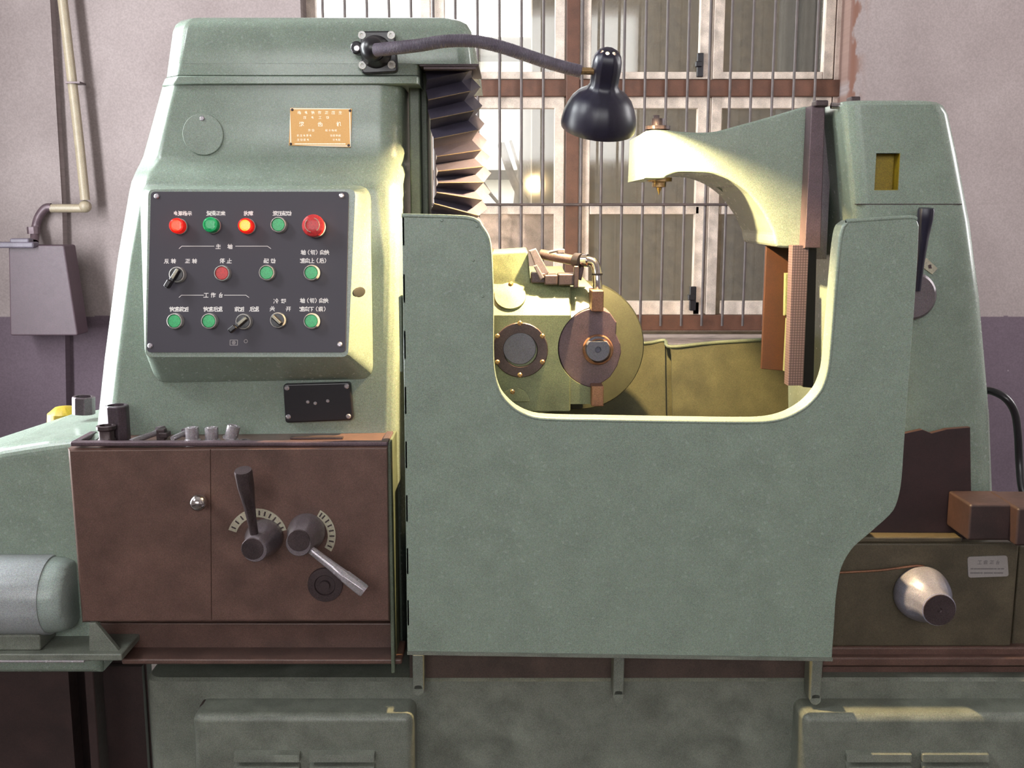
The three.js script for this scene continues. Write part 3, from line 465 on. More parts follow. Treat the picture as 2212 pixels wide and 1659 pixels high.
// side gear case at the far left, its motor shelf
{
  const z = 0.055, prof = [[215, 940], [100, 952], [0, 968], [-220, 1040], [-220, 1460], [215, 1460]];
  part(mc, 'side_case', plate(prof, z, 0.36, { bevel: 0.024, seg: 6 }), M.green);
  const y = at(0, 1400, 0.1).y, sh = part(mc, 'motor_shelf', merge([box(at(-250, 1400, 0.14).x, at(262, 1400, 0.14).x, at(0, 1428, 0.14).y, at(0, 1413, 0.14).y, -0.2, 0.14, 0.003), plate([[192, 1346], [206, 1346], [268, 1420], [192, 1420]], 0.125, 0.012, { bevel: 0.002 }), boxPx(-250, 1380, 195, 1428, 0.06, 0.02)]), M.greenDull);
  part(sh, 'shelf_edge', box(at(-250, 1400, 0.142).x, at(180, 1400, 0.142).x, at(0, 1431, 0.142).y, at(0, 1427, 0.142).y, 0.12, 0.1435, 0.001), M.steel);
  part(mc, 'leg_and_shade_panel', merge([boxPx(196, 1432, 216, 1900, 0.02, 0.05, 0.004), boxPx(-250, 1432, 163, 1900, 0.0, 0.04), boxPx(240, 1440, 320, 1900, -0.1, 0.05), boxPx(-250, 1425, 330, 1900, -0.12, 0.03)]), M.brownDark);  // one post, plus dark brown panels added to read as under-shelf shade
  const c = at(0, 1284, 0.075), m = thing('electric_motor', 'grey cylindrical electric motor lying on the shelf at the far left', 'motor', V(at(-60, 1284, 0.075).x, at(0, 1413, 0.14).y, 0.075)), R = mm(90, 0.075);
  const xa = at(-260, 1284, 0.075).x, xb = at(116, 1284, 0.075).x, xc = at(160, 1284, 0.075).x;
  part(m, 'casing', lathe([[0, 0], [R * 0.97, 0], [R, 0.006], [R, xb - xa - 0.004], [R * 0.985, xb - xa], [0, xb - xa]], V(xa, c.y, c.z), V(1, 0, 0), 48), M.motor);
  part(m, 'end_bell', lathe([[R * 0.95, 0], [R * 0.92, (xc - xb) * 0.5], [R * 0.84, (xc - xb) * 0.9], [R * 0.76, xc - xb], [0, xc - xb]], V(xb, c.y, c.z), V(1, 0, 0), 48), M.pale);
  part(m, 'foot', box(xa + 0.02, xb - 0.01, at(0, 1413, 0.14).y, c.y - R * 0.8, c.z - 0.05, c.z + 0.05, 0.004), M.greenDull);
}
// splash guard with its U-shaped opening
const zG = 0.125;
const innerU = [[1052, 510], [1058, 545], [1062, 640], [1062, 760], [1067, 812], [1082, 853], [1114, 885], [1165, 904], [1300, 908], [1480, 911], [1640, 912], [1698, 902], [1742, 878], [1774, 842], [1790, 795], [1799, 700], [1808, 590], [1815, 520], [1822, 490]];
const guardRight = [[1985, 488], [1982, 560], [1974, 680], [1962, 830], [1953, 960], [1946, 1050], [1930, 1103], [1885, 1146], [1842, 1184], [1817, 1228], [1806, 1290], [1802, 1350], [1797, 1422]];
const topL = [[868, 466], [1000, 470], [1032, 479]], topR = [[1836, 478], [1960, 470], [1980, 474]];
{
  const gd = thing('splash_guard', 'green sheet metal splash guard with a wide U-shaped opening in front of the hob head', 'guard', at(1330, 1510, zG));
  const inner = smooth([topL[2], ...innerU, topR[0]], 110), outline = [...topL.slice(0, 2), ...inner, ...topR.slice(1), ...smooth(guardRight, 50), [880, 1407]];
  part(gd, 'sheet', plate(outline, zG, 0.004, { bevel: 0.001, seg: 1 }), M.green);
  const rim = [...topL.slice(0, 2), ...inner, ...topR.slice(1)].map(([x, y]) => at(x, y, zG - 0.003));
  part(gd, 'rolled_edge', tube(rim, 0.0042, 220, 8), M.green);
  const flange = rim.flatMap((p, i) => (i ? [[rim[i - 1], p]] : [])); const pos = [], idx = [], th = 0.0015;
  const dirs = rim.map((p, i) => { const d = rim[Math.min(i + 1, rim.length - 1)].clone().sub(rim[Math.max(0, i - 1)]); return V(-d.y, d.x, 0).normalize().multiplyScalar(th); });
  const rings = rim.map((p, i) => [p.clone().add(dirs[i]), p.clone().sub(dirs[i]), p.clone().sub(dirs[i]).add(V(0, 0, -0.045)), p.clone().add(dirs[i]).add(V(0, 0, -0.045))]);
  part(gd, 'inner_flange', skin(rings, true, true, 0.5), M.green);
  const le = [at(869, 468, zG), at(881, 1407, zG)];
  part(gd, 'side_flange', skin([le, le.map((p) => p.clone().add(V(0.003, 0, 0)))].map(([a, b]) => [a, b, b.clone().add(V(0, 0, -0.05)), a.clone().add(V(0, 0, -0.05))]), true, true, 0.3), M.green);
  part(gd, 'hinge', boxPx(862, 640, 870, 805, zG - 0.004, 0.03, 0.003), M.greenDirty);
  part(gd, 'bottom_lip', skin([at(880, 1409, zG), at(1797, 1423, zG)].map((p) => [V(p.x, p.y + 0.003, zG + 0.005), V(p.x, p.y - 0.003, zG + 0.005), V(p.x, p.y - 0.003, zG - 0.03), V(p.x, p.y + 0.003, zG - 0.03)]), true, true, 0.3), M.greenDull);
  for (const [x, b] of [[903, 1500], [1337, 1512], [1765, 1520]]) { const t = at(x, 1412, zG - 0.035), u = at(x, b, zG - 0.035), r = 0.0105; part(gd, 'leg', merge([box(t.x - r, t.x + r, u.y + r, t.y, zBase - 0.003, zG - 0.03, 0.003), new THREE.CylinderGeometry(r, r, zG - 0.03 - zBase, 18).rotateX(Math.PI / 2).translate(t.x, u.y + r, (zG - 0.03 + zBase) / 2)]), M.greenDull); }
  for (const [x, y] of [[954, 476], [1030, 489], [1022, 562], [1042, 640]]) part(gd, 'rivet', disc(at(x, y, zG + 0.0015), 0.003, 0.003, 0.0012, 12), M.green);
}
// hob head behind the opening
{
  const z1 = -0.03, z2 = -0.078, ys = at(1150, 682, z1).y, yt = at(1150, 610, z2).y, yb = at(1150, 884, z1).y;
  const profile = new THREE.Shape([[z1, yb], [z1, ys], [z2, yt], [-0.42, yt + 0.01], [-0.42, yb + 0.01]].map(([x, y]) => new THREE.Vector2(-x, y)));
  const xs = at(1040, 750, z1).x, xm = at(1230, 750, z1).x, xe = at(1282, 750, z1).x;
  const A = new THREE.ExtrudeGeometry(profile, { depth: xm - xs, bevelEnabled: true, bevelSize: 0.003, bevelThickness: 0.003, bevelSegments: 2 }); A.rotateY(Math.PI / 2); A.translate(xs, 0, 0);
  const p2 = new THREE.Shape([[z1 - 0.004, yb + 0.012], [z1 - 0.004, ys - 0.004], [z2 - 0.004, yt - 0.012], [-0.4, yt - 0.012], [-0.4, yb + 0.012]].map(([x, y]) => new THREE.Vector2(-x, y)));
  const B = new THREE.ExtrudeGeometry(p2, { depth: xe - xm, bevelEnabled: true, bevelSize: 0.002, bevelThickness: 0.002, bevelSegments: 2 }); B.rotateY(Math.PI / 2); B.translate(xm, 0, 0);
  const hc = at(1293, 752, z1), notch = new THREE.CylinderGeometry(mm(89, z1), mm(89, z1), 0.12, 48).rotateX(Math.PI / 2).translate(hc.x, hc.y, z1 - 0.01);
  part(mc, 'hob_head', merge([cut(A, notch), cut(B, notch), plate([[1050, 840], [1228, 880], [1110, 906], [1060, 890]], z1 - 0.02, 0.2)]), M.olive);
  part(mc, 'head_block', plate(roundPx([[1050, 548], [1140, 542], [1147, 616], [1050, 624]], 5), z2 + 0.006, 0.2, { bevel: 0.004 }), M.olive);
  part(mc, 'slide_edge', boxPx(1052, 545, 1063, 850, z1 + 0.01, 0.2, 0.002), M.rust);
  const n = V(0, z1 - z2, yt - ys).normalize(); n.z = Math.abs(n.z); n.y = Math.abs(n.y);
  const slope = (px, py, out) => { const d = at(px, py, 0).sub(CAM), o = V(0, ys, z1), t = o.clone().sub(CAM).dot(n) / d.dot(n); return CAM.clone().addScaledVector(d, t).addScaledVector(n, out); };
  part(mc, 'inspection_cover', new THREE.CylinderGeometry(mm(33, -0.08), mm(34, -0.08), 0.008, 44).rotateX(Math.PI / 2), M.olive, { at: slope(1102, 643, 0.004), turn: facing(n) });
  part(mc, 'cover_screw', screwMid, M.brass, { at: slope(1104, 618, 0.008), turn: facing(n) });
  const fl = part(mc, 'flange', lathe([[mm(60, z1), 0], [mm(60, z1), 0.008], [mm(58.5, z1), 0.0095], [mm(38, z1), 0.0095], [mm(36.5, z1), 0.006]], at(1124, 755, z1)), M.iron);
  part(fl, 'centre_disc', disc(at(1122, 752, z1 + 0.0075), mm(36, z1), 0.007, 0.001, 44), M.slate);
  for (let k = 0; k < 6; k++) { const a = Math.PI / 2 + k * Math.PI / 3; part(fl, 'flange_screw', screwMid, M.brass, { at: at(1123 + 56 * Math.cos(a), 754 - 56 * Math.sin(a), z1 + 0.009) }); }
  part(mc, 'inspection_cover', plate(arcPx(1113, 868, 31, 0, 180, 24), z1 + 0.009, 0.012, { bevel: 0.001 }), M.olive);
  part(mc, 'cover_screw', screwMid, M.brass, { at: at(1107, 846, z1 + 0.009) });
  const end = [...arcPx(1293, 752, 87, 95, 262, 26), [1302, 826], [1318, 815], [1334, 790], [1342, 762], [1340, 742], [1331, 722], [1332, 696], [1318, 676], [1302, 669]];
  part(mc, 'hob_bearing', plate(end, z1 - 0.006, 0.1, { bevel: 0.002 }), M.mauve);
  const ar = part(mc, 'hob_arbor', lathe([[mm(33, z1), 0], [mm(33, z1), 0.012], [mm(31, z1), 0.014], [mm(27, z1), 0.014], [mm(27, z1), 0.03], [mm(25, z1), 0.033]], at(1291, 754, z1 - 0.004)), M.copper);
  const ac = at(1291, 754, z1 + 0.029);
  part(ar, 'arbor_nut', cut(lathe([[0, -0.012], [mm(26, z1), -0.012], [mm(26, z1), 0.006], [mm(24.5, z1), 0.009], [mm(7, z1), 0.009], [mm(6, z1), 0.002], [0, 0.001]], ac), box(ac.x - 0.05, ac.x + 0.05, ac.y + mm(17, z1), ac.y + 0.05, ac.z - 0.006, ac.z + 0.05)), M.slate);
  for (const [y0, y1] of [[628, 673], [834, 878]]) part(mc, 'clamp_block', boxPx(1278, y0, 1304, y1, z1 + 0.03, 0.09, 0.002), M.copper);
  const zd = -0.33, dc = at(1252, 748, zd), R = (p) => mm(p, zd);
  part(mc, 'swivel_plate', lathe([[0, 0], [R(140), 0], [R(141), 0.004], [R(141), 0.05], [R(138.5), 0.056], [R(118), 0.058], [0, 0.058]], V(dc.x, dc.y, zd - 0.058), V(0, 0, 1), 72), M.oliveDark);
  // coolant pipe over the head
  const zp = -0.06, cool = part(mc, 'coolant_pipe', tube([at(1168, 549, zp - 0.05), at(1200, 555, zp - 0.04), at(1235, 561, zp - 0.03), at(1268, 566, zp - 0.01)], mm(11, zp), 30), M.iron);
  part(cool, 'elbow', merge([tube([at(1256, 563, zp), at(1272, 563, zp + 0.005), at(1284, 569, zp + 0.01), at(1289, 583, zp + 0.015), at(1290, 603, zp + 0.02), at(1291, 630, zp + 0.02)], mm(10, zp), 40), rod(at(1258, 563, zp), at(1270, 563, zp + 0.005), mm(14, zp))]), M.chrome);
  part(cool, 'pipe_ring', merge([rod(at(1243, 562, zp - 0.01), at(1256, 564, zp), mm(16, zp)), rod(at(1290, 590, zp + 0.018), at(1290, 594, zp + 0.018), mm(12, zp))]), M.black);
  part(cool, 'hose_clamp', merge([plate([[1143, 542], [1158, 537], [1186, 588], [1176, 598], [1164, 596]], zp, 0.03, { bevel: 0.002 }), plate([[1152, 575], [1160, 572], [1176, 600], [1168, 606]], zp + 0.01, 0.02, { bevel: 0.002 }), rod(at(1186, 545, zp), at(1205, 541, zp), 0.003), boxPx(1202, 538, 1220, 548, zp, 0.01, 0.002)]), M.steelDark);
  part(cool, 'pipe_support', merge([boxPx(1147, 590, 1178, 612, z2 + 0.02, 0.06, 0.003), boxPx(1176, 594, 1205, 616, z2 + 0.03, 0.06, 0.003), boxPx(1206, 592, 1246, 617, z2 + 0.03, 0.06, 0.003), boxPx(1240, 575, 1250, 622, z2 + 0.04, 0.02, 0.002), plate([[1250, 573], [1262, 576], [1256, 606], [1248, 604]], zp, 0.02, { bevel: 0.002 })]), M.iron);
}
// rear guard sheets and table behind
{
  const z = -0.66, o = part(mc, 'rear_guard', merge([plate([[900, 742], [1395, 741], [1436, 735], [1440, 1000], [900, 1000]], z, 0.006), plate([[1450, 749], [1560, 739], [1830, 724], [1830, 1000], [1455, 1000]], z + 0.03, 0.006), plate([[1434, 738], [1452, 750], [1458, 1000], [1438, 1000]], z - 0.02, 0.006)]), M.oliveDirty);
  part(o, 'sheet_edge', tube([[1300, 742], [1395, 741], [1436, 735], [1450, 749], [1560, 739], [1830, 724]].map(([x, y], i) => at(x, y, z + (i > 2 ? 0.03 : 0))), 0.005, 60, 6), M.greenDirty);
  part(mc, 'work_table', box(at(900, 930, -0.3).x, at(1830, 930, -0.3).x, baseTop, at(1300, 1100, -0.25).y, -0.64, -0.06), M.brownDark);
}
// right column with the support arm
{
  const zc = -0.02, rr = (py, xl, xr, zf = zc, r = 0.045, rl = 0.03) => { const a = at(xl, py, zf - 0.01), b = at(xr, py, zf - r * 0.7); return roundRing(at(1900, py, zf).y, a.x, b.x, -0.55, zf, [rl, r]); };
  const col = skin([rr(217, 1824, 2012, zc - 0.02), rr(219, 1822, 2028, zc - 0.008), rr(226, 1822, 2040, zc), rr(245, 1823, 2050), rr(330, 1831, 2068), rr(480, 1845, 2096), rr(640, 1850, 2116), rr(900, 1850, 2138), rr(1070, 1850, 2144), rr(1180, 1850, 2146)], true, true, 0.7);
  const w0 = at(1893, 331, zc), w1 = at(1940, 411, zc), pocket = box(w0.x, w1.x, w1.y, w0.y, zc - 0.03, zc + 0.02);
  const rc = part(mc, 'support_column', cut(col, pocket), M.green);
  part(rc, 'pocket_lining', merge([box(w0.x, w1.x, w1.y, w0.y, zc - 0.034, zc - 0.0285), box(w1.x - 0.0012, w1.x + 0.002, w1.y, w0.y, zc - 0.03, zc - 0.0005), box(w0.x, w1.x, w1.y - 0.002, w1.y + 0.0012, zc - 0.03, zc - 0.0005)]), M.yellow, { label: 'yellow painted recess' });
  const sY = at(1900, 441, zc).y; part(rc, 'seam', box(at(1850, 441, zc).x, at(2078, 441, zc).x, sY - 0.0008, sY + 0.0008, zc - 0.01, zc + 0.0006), M.iron);
  for (const [x, y, w] of [[1776, 224, 14], [1849, 216, 11]]) part(rc, 'top_bolt', merge([boxPx(x - w, y - 8, x + w, y + 6, -0.08, 0.03, 0.003)]), M.iron);
  part(rc, 'lifting_pin', rod(at(1795, 228, -0.06), at(1826, 230, -0.06), 0.006), M.chrome);
  // slide and guideway
  part(mc, 'slide_block', plate([[1753, 228], [1783, 228], [1773, 536], [1738, 536]], -0.09, 0.3, { bevel: 0.002 }), M.mauve);
  part(mc, 'column_way', merge([plate([[1772, 232], [1800, 232], [1785, 560], [1758, 560]], -0.16, 0.2)]), M.steelDark);  // dark steel tone picked to carry the shade of the gap
  const wayTex = dataTex(128, 128, (u, v) => { const q = Math.sin((u + v) * 16 * Math.PI) * Math.sin((u - v) * 16 * Math.PI) > 0.1 ? 232 : 165; return [q + rnd() * 20, q + rnd() * 20, q + rnd() * 20]; }); wayTex.repeat.set(12, 12);
  const gw = part(mc, 'guideway', plate([[1712, 530], [1748, 530], [1735, 833], [1702, 833]], -0.1, 0.03, { bevel: 0.001 }), mat('#7d6a70', 0.5, { metal: 0.35, grain: wayTex, set: {} }));
  part(gw, 'way_edge', plate([[1747, 532], [1764, 532], [1757, 838], [1735, 836]], -0.125, 0.03), M.black);
  const rp = part(mc, 'wiper_plate', plate([[1656, 526], [1714, 536], [1701, 802], [1645, 797]], -0.24, 0.012, { bevel: 0.001 }), M.rustPlate);
  part(rp, 'plate_edge', merge([plate([[1696, 590], [1710, 590], [1707, 682], [1694, 682]], -0.225, 0.012, { bevel: 0.002 }), plate([[1700, 684], [1706, 684], [1701, 803], [1694, 802]], -0.225, 0.012)]), M.olive);
  // arm
  const top = [[1396, 283], [1412, 280], [1440, 281], [1470, 284], [1510, 286], [1545, 284], [1580, 275], [1660, 253], [1735, 231], [1756, 230]];
  const under = [[1740, 534], [1680, 534], [1670, 503], [1650, 462], [1618, 419], [1580, 391], [1540, 376], [1500, 373], [1465, 373], [1444, 380], [1432, 386], [1391, 386]];
  const arm = plate([...smooth(top, 40), ...smooth(under, 60)], -0.13, 0.3, { bevel: 0.006, seg: 4 });
  const pk = plate([[1568, 396], [1590, 404], [1612, 436], [1588, 432]], -0.19, 0.16);
  part(mc, 'support_arm', cut(arm, pk), M.green, { label: 'arched steady arm lit by the work lamp' });
  const cx = at(1424, 386, -0.24), ct = at(1421, 280, -0.24);
  const dc = part(mc, 'dead_centre', lathe([[mm(27, -0.24), 0.002], [mm(27, -0.24), -0.006], [mm(15, -0.24), -0.008], [mm(15, -0.24), -0.017], [mm(6, -0.24), -0.019], [0, -0.034]].reverse(), cx, V(0, 1, 0)), M.brass);
  part(mc, 'clamp_nut', merge([lathe([[mm(26, -0.24), 0], [mm(26, -0.24), 0.007], [mm(18, -0.24), 0.008]], ct, V(0, 1, 0)), new THREE.CylinderGeometry(mm(15, -0.24), mm(16, -0.24), 0.016, 6).translate(ct.x, ct.y + 0.014, ct.z), new THREE.BoxGeometry(0.012, 0.01, 0.012).translate(ct.x - 0.004, ct.y + 0.024, ct.z)]), M.iron);
  // clamp lever on the column
  const zl = zc + 0.002, lv = part(mc, 'lever', disc(at(1974, 640, zl + 0.02), mm(51, zl), 0.024, 0.005, 40), M.steelDark, { label: 'dark clamp lever on the right column' });
  part(lv, 'lever_arm', lathe([[0.0075, 0], [0.008, 0.05], [0.0105, 0.1], [0.0145, 0.135], [0.015, 0.15], [0.0135, 0.155], [0, 0.155]], at(1980, 628, zl + 0.03), at(1999, 468, zl + 0.045).sub(at(1980, 628, zl + 0.03))), M.shade);
  const tg = part(mc, 'position_tag', plate([[1997, 561], [2003, 558], [2026, 580], [2014, 593], [1992, 576]], zl + 0.003, 0.004, { bevel: 0.0005 }), M.dial); part(tg, 'tag_mark', plate([[2005, 573], [2011, 571], [2013, 580], [2006, 580]], zl + 0.0036, 0.001), M.iron);
  // dirty apron, block and bed unit at the right
  part(mc, 'way_apron', plate([[1940, 940], [1960, 935], [1992, 928], [2012, 936], [2045, 927], [2096, 923], [2098, 1060], [2096, 1165], [1830, 1165], [1830, 1000]], 0.0, 0.012, { bevel: 0.001 }), M.leather);
  const b0 = at(2090, 1168, 0.1), b1 = at(2206, 1090, 0.1); part(mc, 'stop_block', box(b0.x, b1.x, b0.y, b1.y, 0.0, 0.1, 0.005), M.brownDark);
  part(mc, 'stop_block', boxPx(2196, 1098, 2330, 1180, 0.13, 0.12, 0.005), M.brownDark);
  const bu = part(mc, 'bed_unit', merge([boxPx(1760, 1172, 2194, 1398, 0.025, 0.4, 0.006), boxPx(1760, 1160, 2080, 1172, 0.03, 0.3, 0.004), boxPx(2194, 1180, 2400, 1400, 0.012, 0.4, 0.004)]), M.bedBrown);
  part(mc, 'bed_ledge', merge([boxPx(1760, 1398, 2400, 1420, 0.03, 0.3, 0.005), boxPx(1760, 1420, 2400, 1440, 0.045, 0.3, 0.005), boxPx(1760, 1440, 2400, 1466, 0.02, 0.3)]), M.brown);
  const lp = plate(roundPx([[2090, 1203], [2176, 1200], [2179, 1245], [2092, 1248]], 6), 0.0275, 0.003, {}), a = at(2088, 1198, 0.0275), b = at(2181, 1250, 0.0275), p = lp.attributes.position, uv = lp.attributes.uv; for (let i = 0; i < p.count; i++) uv.setXY(i, (p.getX(i) - a.x) / (b.x - a.x), (p.getY(i) - b.y) / (a.y - b.y));
  const lt = canvasTex(400, 220, (g, w, h) => { g.fillStyle = '#97918f'; g.fillRect(0, 0, w, h); speckle(g, w, h, 2500, ['#8a8482', '#a39d9b']); g.strokeStyle = '#6f696b'; const ch = '工前正台'; [...ch].forEach((c, i) => glyph(g, c, 120 + i * 54, 70, 34, 5)); g.lineWidth = 12; for (const y of [130, 168]) for (let x = 50; x < 350; x += 30) { g.beginPath(); g.moveTo(x, y); g.lineTo(x + 10 + rnd() * 12, y); g.stroke(); } });
  part(mc, 'label_plate', lp, new THREE.MeshStandardMaterial({ map: lt, roughness: 0.5, metalness: 0.2 }), { keepUV: true });
  const kn = part(mc, 'adjusting_knob', lathe([[mm(60, 0.03), 0], [mm(63, 0.03), 0.006], [mm(62, 0.03), 0.018], [mm(57, 0.03), 0.036], [mm(47, 0.03), 0.056], [mm(39, 0.03), 0.072], [mm(37, 0.03), 0.094], [mm(34, 0.03), 0.096]], at(1987, 1278, 0.025)), mat('#a09fb0', 0.4, { metal: 0.3 }), { label: 'pale conical knob with a dark end' });
  part(kn, 'knob_end', lathe([[mm(35, 0.03), -0.002], [mm(34.5, 0.03), 0.0015], [mm(6, 0.03), 0.0005], [mm(4, 0.03), -0.003], [0, -0.003]], at(1987, 1278, 0.025).add(V(0, 0, 0.0965))), M.iron);
  part(mc, 'thin_rod', tube([at(1795, 1238, 0.03), at(1900, 1232, 0.03), at(1985, 1222, 0.03), at(2010, 1236, 0.028)], 0.0025, 30, 6), M.copper);
}
// ───────── lamp over the hob head ─────────
{
  const zm = zUp + 0.018, wl = thing('work_lamp', 'black gooseneck work lamp bolted to the top of the left column', 'lamp', at(812, 112, zUp + 0.005));
  const mp = part(wl, 'mount_plate', plate(roundPx([[776, 67], [852, 66], [860, 156], [781, 160]], 10), zm, 0.012, { bevel: 0.003 }), M.black);
  for (const [x, y] of [[782, 76], [845, 76], [783, 141], [846, 140]]) part(mp, 'mount_screw', uvm(merge([lathe([[0.0075, 0], [0.0072, 0.003], [0.0032, 0.0036], [0.003, 0.001], [0, 0.001]], V(0, 0, 0))])), M.white, { at: at(x, y, zm - 0.0005) });
  const jb = part(wl, 'swivel_joint', merge([lathe([[0.030, 0], [0.029, 0.008], [0.024, 0.018], [0.021, 0.026]], at(812, 112, zm)), new THREE.SphereGeometry(0.0225, 28, 20).translate(...at(804, 106, zm + 0.03).toArray())]), M.black);
  part(jb, 'clamp_screw', lathe([[0.012, 0], [0.012, 0.014], [0.009, 0.017], [0.004, 0.017], [0, 0.015]], at(776, 106, zm + 0.01), V(-0.25, 0.05, 1)), M.black);
  part(jb, 'screw_head', disc(at(771, 104, zm + 0.029), 0.0055, 0.004, 0.001, 16), M.steel);
  const N = [[812, 108, 0.03], [850, 104, 0.05], [905, 98, 0.06], [965, 89, 0.064], [1025, 89, 0.06], [1080, 101, 0.055], [1130, 117, 0.048], [1180, 134, 0.04], [1225, 147, 0.034], [1254, 154, 0.03]].map(([x, y, z]) => at(x, y, z));
  const curve = new THREE.CatmullRomCurve3(N, false, 'catmullrom', 0.5), nk = new THREE.TubeGeometry(curve, 760, mm(13, 0.05), 14, false);
  { const p = nk.attributes.position, rs = 15; for (let i = 0; i <= 760; i++) { const c = curve.getPointAt(i / 760), k = 1 + 0.07 * Math.sin(i / 760 * 150 * Math.PI * 2) - (i < 200 ? 0 : 0.0); for (let j = 0; j < rs; j++) { const n = i * rs + j; p.setXYZ(n, c.x + (p.getX(n) - c.x) * k, c.y + (p.getY(n) - c.y) * k, c.z + (p.getZ(n) - c.z) * k); } } nk.computeVertexNormals(); }
  part(wl, 'gooseneck', nk, M.rubber);
  part(wl, 'neck_ferrule', rod(at(1250, 153, 0.031), at(1284, 154, 0.026), 0.0065), M.brass);
  // shade: neck, bell and vent holes, the mouth leaning to the back
  const zs = -0.015, base = at(1316, 103, zs + 0.05), u = mm(1.0, zs), ul = u * 0.93, dir = V(0.10, 1, 0.46).normalize();
  const out = [[0, 0], [10, -1.5], [20, -7], [27, -17], [30, -30], [31, -48], [30, -66], [29.5, -82], [36, -93], [51, -102], [63, -116], [71, -133], [76.5, -150], [79, -166], [79.5, -176], [78.5, -182]], inn = [...out].reverse().map(([x, y]) => [Math.max(0, x - 2.2), Math.min(y - (x < 26 ? 2.2 : 0), -2.2)]);
  const prof = [...out, ...inn].map(([x, y]) => [x * u, y * ul]).reverse();
  const q = new THREE.Quaternion().setFromUnitVectors(V(0, 1, 0), dir), holes = [];
  for (let k = 0; k < 8; k++) { const a = k / 8 * Math.PI * 2 + 0.2, h = new THREE.CylinderGeometry(4.1 * u, 4.1 * u, 30 * u, 12); h.applyQuaternion(new THREE.Quaternion().setFromUnitVectors(V(0, 1, 0), V(Math.cos(a) * 0.75, 1, Math.sin(a) * 0.75).normalize())); h.translate(Math.cos(a) * 18.5 * u, -6 * u, Math.sin(a) * 18.5 * u); holes.push(h); }
  const raw = new THREE.LatheGeometry(prof.map(([x, y]) => new THREE.Vector2(Math.max(x, 1e-5), y)), 56);
  let g = crease(cut(raw, ...holes), 0.8); g.applyQuaternion(q); g.translate(base.x, base.y, base.z);
  const sh = part(wl, 'lamp_shade', g, M.shade);
  const along = (d) => base.clone().addScaledVector(dir, d * ul);
  part(sh, 'shade_lining', lathe([[75, -174], [73.5, -160], [68, -140], [58, -122], [46, -108], [30, -96], [26.2, -82], [26.6, -54]].map(([x, y]) => [x * u, y * ul]).reverse(), base, dir, 48), M.white);
  part(wl, 'bulb', lathe([[0, -172], [12, -170], [22, -163], [26, -152], [24, -138], [16, -116], [12, -96]].map(([x, y]) => [x * u, y * ul]), base, dir, 28), mat('#fff1d8', 0.4, { bump: 0, grain: null, set: { emissive: new THREE.Color().setRGB(1, 0.72, 0.36), emissiveIntensity: 6 } }));
  part(wl, 'lamp_socket', lathe([[13, -98], [16, -96], [17, -66], [10, -40], [0, -40]].map(([x, y]) => [x * u, y * ul]), base, dir, 24), M.white);
  const bl = new THREE.PointLight(new THREE.Color().setRGB(1, 0.72, 0.36), 9, 0); bl.name = 'bulb_light'; bl.position.copy(along(-148)); bl.castShadow = true; bl.shadow.radius = 0.6; scene.add(bl);
  const vent = new THREE.PointLight(new THREE.Color().setRGB(1, 0.8, 0.5), 0.02, 0); vent.name = 'bulb_light_001'; vent.position.copy(along(-28)); vent.castShadow = true; vent.shadow.radius = 0.3; scene.add(vent);  // extra light in the neck, no bulb there, added so the vents glow
}
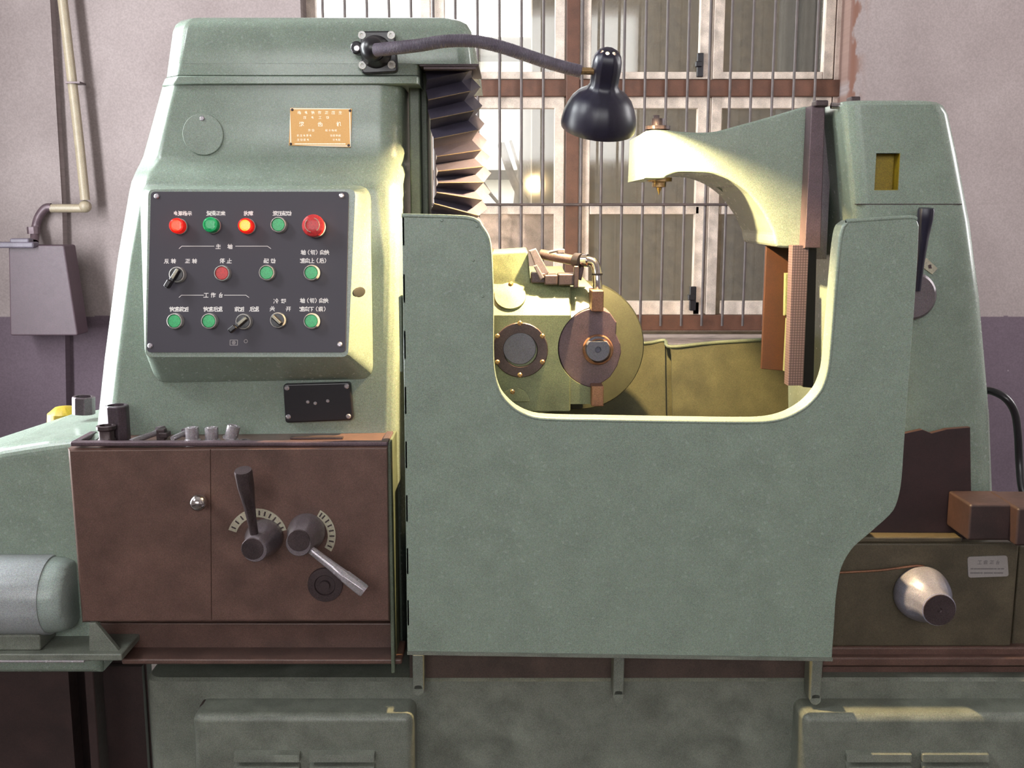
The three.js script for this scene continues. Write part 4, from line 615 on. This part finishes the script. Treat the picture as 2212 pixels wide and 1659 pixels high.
// ───────── loose things on the gear case and the side case ─────────
{
  const top = gcTop, stand = (px, z) => V(at(px, 950, z).x, top, z);
  const socket = (name, label, p, R, h, m, o = {}) => { const s = thing(name, label, 'socket', p, null); part(s, 'body', lathe(o.prof ?? [[0, 0], [R, 0], [R, h - 0.002], [R - 0.002, h], [R * 0.72, h], [R * 0.7, h * 0.5], [0, h * 0.5]], p, o.dir ?? V(0, 1, 0), 36), m); return s; };
  socket('pipe_socket', 'tall grey steel socket standing at the left end of the brown gear case', stand(256, 0.05), mm(26, 0.05), mm(76, 0.05), M.socketSteel);
  const r2 = mm(20, 0.08), h2 = mm(40, 0.08);
  socket('ribbed_bushing', 'short dark stepped bushing in front of the tall grey socket', stand(231, 0.085), r2, h2, M.iron, { prof: [[0, 0], [r2 * 0.95, 0], [r2 * 0.95, h2 * 0.2], [r2 * 0.82, h2 * 0.3], [r2 * 0.82, h2 * 0.7], [r2 * 1.05, h2 * 0.8], [r2 * 1.05, h2 * 0.97], [r2 * 0.95, h2], [r2 * 0.7, h2], [r2 * 0.7, h2 * 0.4], [0, h2 * 0.4]] });
  const nutHex = (R, h) => merge([new THREE.CylinderGeometry(R, R, h, 6).translate(0, h / 2 + h * 0.2, 0), lathe([[0, 0], [R * 1.2, 0], [R * 1.2, h * 0.12], [R * 0.95, h * 0.22], [0, h * 0.22]], V(0, 0, 0), V(0, 1, 0), 28), lathe([[R * 0.6, h * 1.2], [R * 0.62, h * 1.24], [R * 0.4, h * 1.24], [R * 0.38, h * 1.1], [0, h * 1.1]], V(0, 0, 0), V(0, 1, 0), 20)]);
  const nut = (px, z, label, R, h, tilt = 0) => { const p = stand(px, z), o = thing('flange_nut', label, 'nut', p, 'loose hex nuts on the brown gear case'); const g = nutHex(R, h); if (tilt) { g.rotateZ(tilt); g.computeBoundingBox(); g.translate(0, -g.boundingBox.min.y, 0); } g.rotateY(0); g.translate(p.x, p.y, p.z); part(o, 'nut', g, M.steel); };
  nut(416, 0.07, 'hex flange nut, leftmost of the three in a row on the brown gear case', mm(15, 0.07), mm(26, 0.07));
  nut(458, 0.07, 'hex flange nut in the middle of the three on the brown gear case', mm(15, 0.07), mm(26, 0.07));
  nut(498, 0.072, 'tilted hex flange nut, rightmost of the three on the brown gear case', mm(15, 0.07), mm(26, 0.07), -0.3);
  { const p = stand(528, 0.08), o = thing('washer', 'small flat grey washer lying right of the tilted hex nut', 'washer', p); part(o, 'washer_ring', lathe([[0.005, 0], [0.011, 0], [0.011, 0.004], [0.008, 0.006], [0.005, 0.005], [0.005, 0]], p, V(0, 1, 0), 24), M.steelDark); }
  const bolt = (label, a, b, r, hr) => { const o = thing('bolt', label, 'bolt', a.clone().setY(top)), d = b.clone().sub(a).normalize(); part(o, 'shank', rod(a, b, r, r, 14), M.steel); part(o, 'head', lathe([[0, 0], [hr, 0], [hr, 0.012], [hr * 0.8, 0.015], [0, 0.015]], b, d, 6), M.steelDark); };
  bolt('long bright bolt lying beside the tall grey socket', V(at(283, 950, 0.1).x, top + 0.006, 0.1), V(at(338, 930, 0.05).x, top + 0.011, 0.04), 0.0055, 0.011);
  bolt('short bolt lying left of the three hex nuts', V(at(372, 944, 0.075).x, top + 0.006, 0.075), V(at(396, 930, 0.05).x, top + 0.010, 0.045), 0.005, 0.0095);
  { const p = stand(350, 0.06), o = thing('clamp_piece', 'small dark clamp piece at the head of the long bright bolt', 'clamp', p); part(o, 'jaw', merge([box(p.x - 0.008, p.x + 0.008, p.y, p.y + 0.022, p.z - 0.008, p.z + 0.008, 0.002), box(p.x - 0.002, p.x + 0.014, p.y + 0.006, p.y + 0.016, p.z - 0.012, p.z + 0.012, 0.002)]), M.iron); }
  { const p = V(at(690, 945, 0.05).x, top, 0.05), o = thing('flat_bar', 'thin flat steel bar lying on the gear case under the black terminal cover', 'bar', p); part(o, 'bar', box(p.x - 0.055, p.x + 0.045, p.y, p.y + 0.004, p.z - 0.006, p.z + 0.006, 0.001), M.iron); }
  const z = -0.14, y = at(180, 893, z).y, p = V(at(181, 893, z).x, y, z);
  const sc2 = socket('pipe_socket', 'leaning grey steel socket behind, on the green side case', p, mm(24, z), mm(38, z), M.socketSteel, { dir: V(0.06, 1, 0) });
  const yc = at(140, 890, -0.45), q = (n) => mm(n, -0.45), o = thing('yellow_cap', 'yellow domed cap behind the green side case, beside the leaning socket', 'cap', V(yc.x, 0, yc.z));
  part(o, 'dome', lathe([[0, q(14)], [q(20), q(11)], [q(36), -q(2)], [q(40), -q(40)], [0, -q(40)]].reverse(), yc, V(0, 1, 0)), M.yellow); part(o, 'post', rod(V(yc.x, 0, yc.z), V(yc.x, yc.y - q(39), yc.z), 0.03), M.iron);
}
{ const z = -0.05, o = thing('cable', 'thick black cable hanging beside the right column', 'cable', at(2215, 1090, z)); part(o, 'sheath', tube([at(2120, 842, z - 0.05), at(2146, 846, z - 0.02), at(2174, 862, z), at(2192, 892, z), at(2199, 940, z), at(2202, 1000, z), at(2209, 1060, z + 0.02), at(2232, 1110, z + 0.04)], mm(8.5, z), 70), M.black); }
scene.traverse((o) => { if (o.isMesh) o.castShadow = o.receiveShadow = true; });
renderer.render(scene, camera);
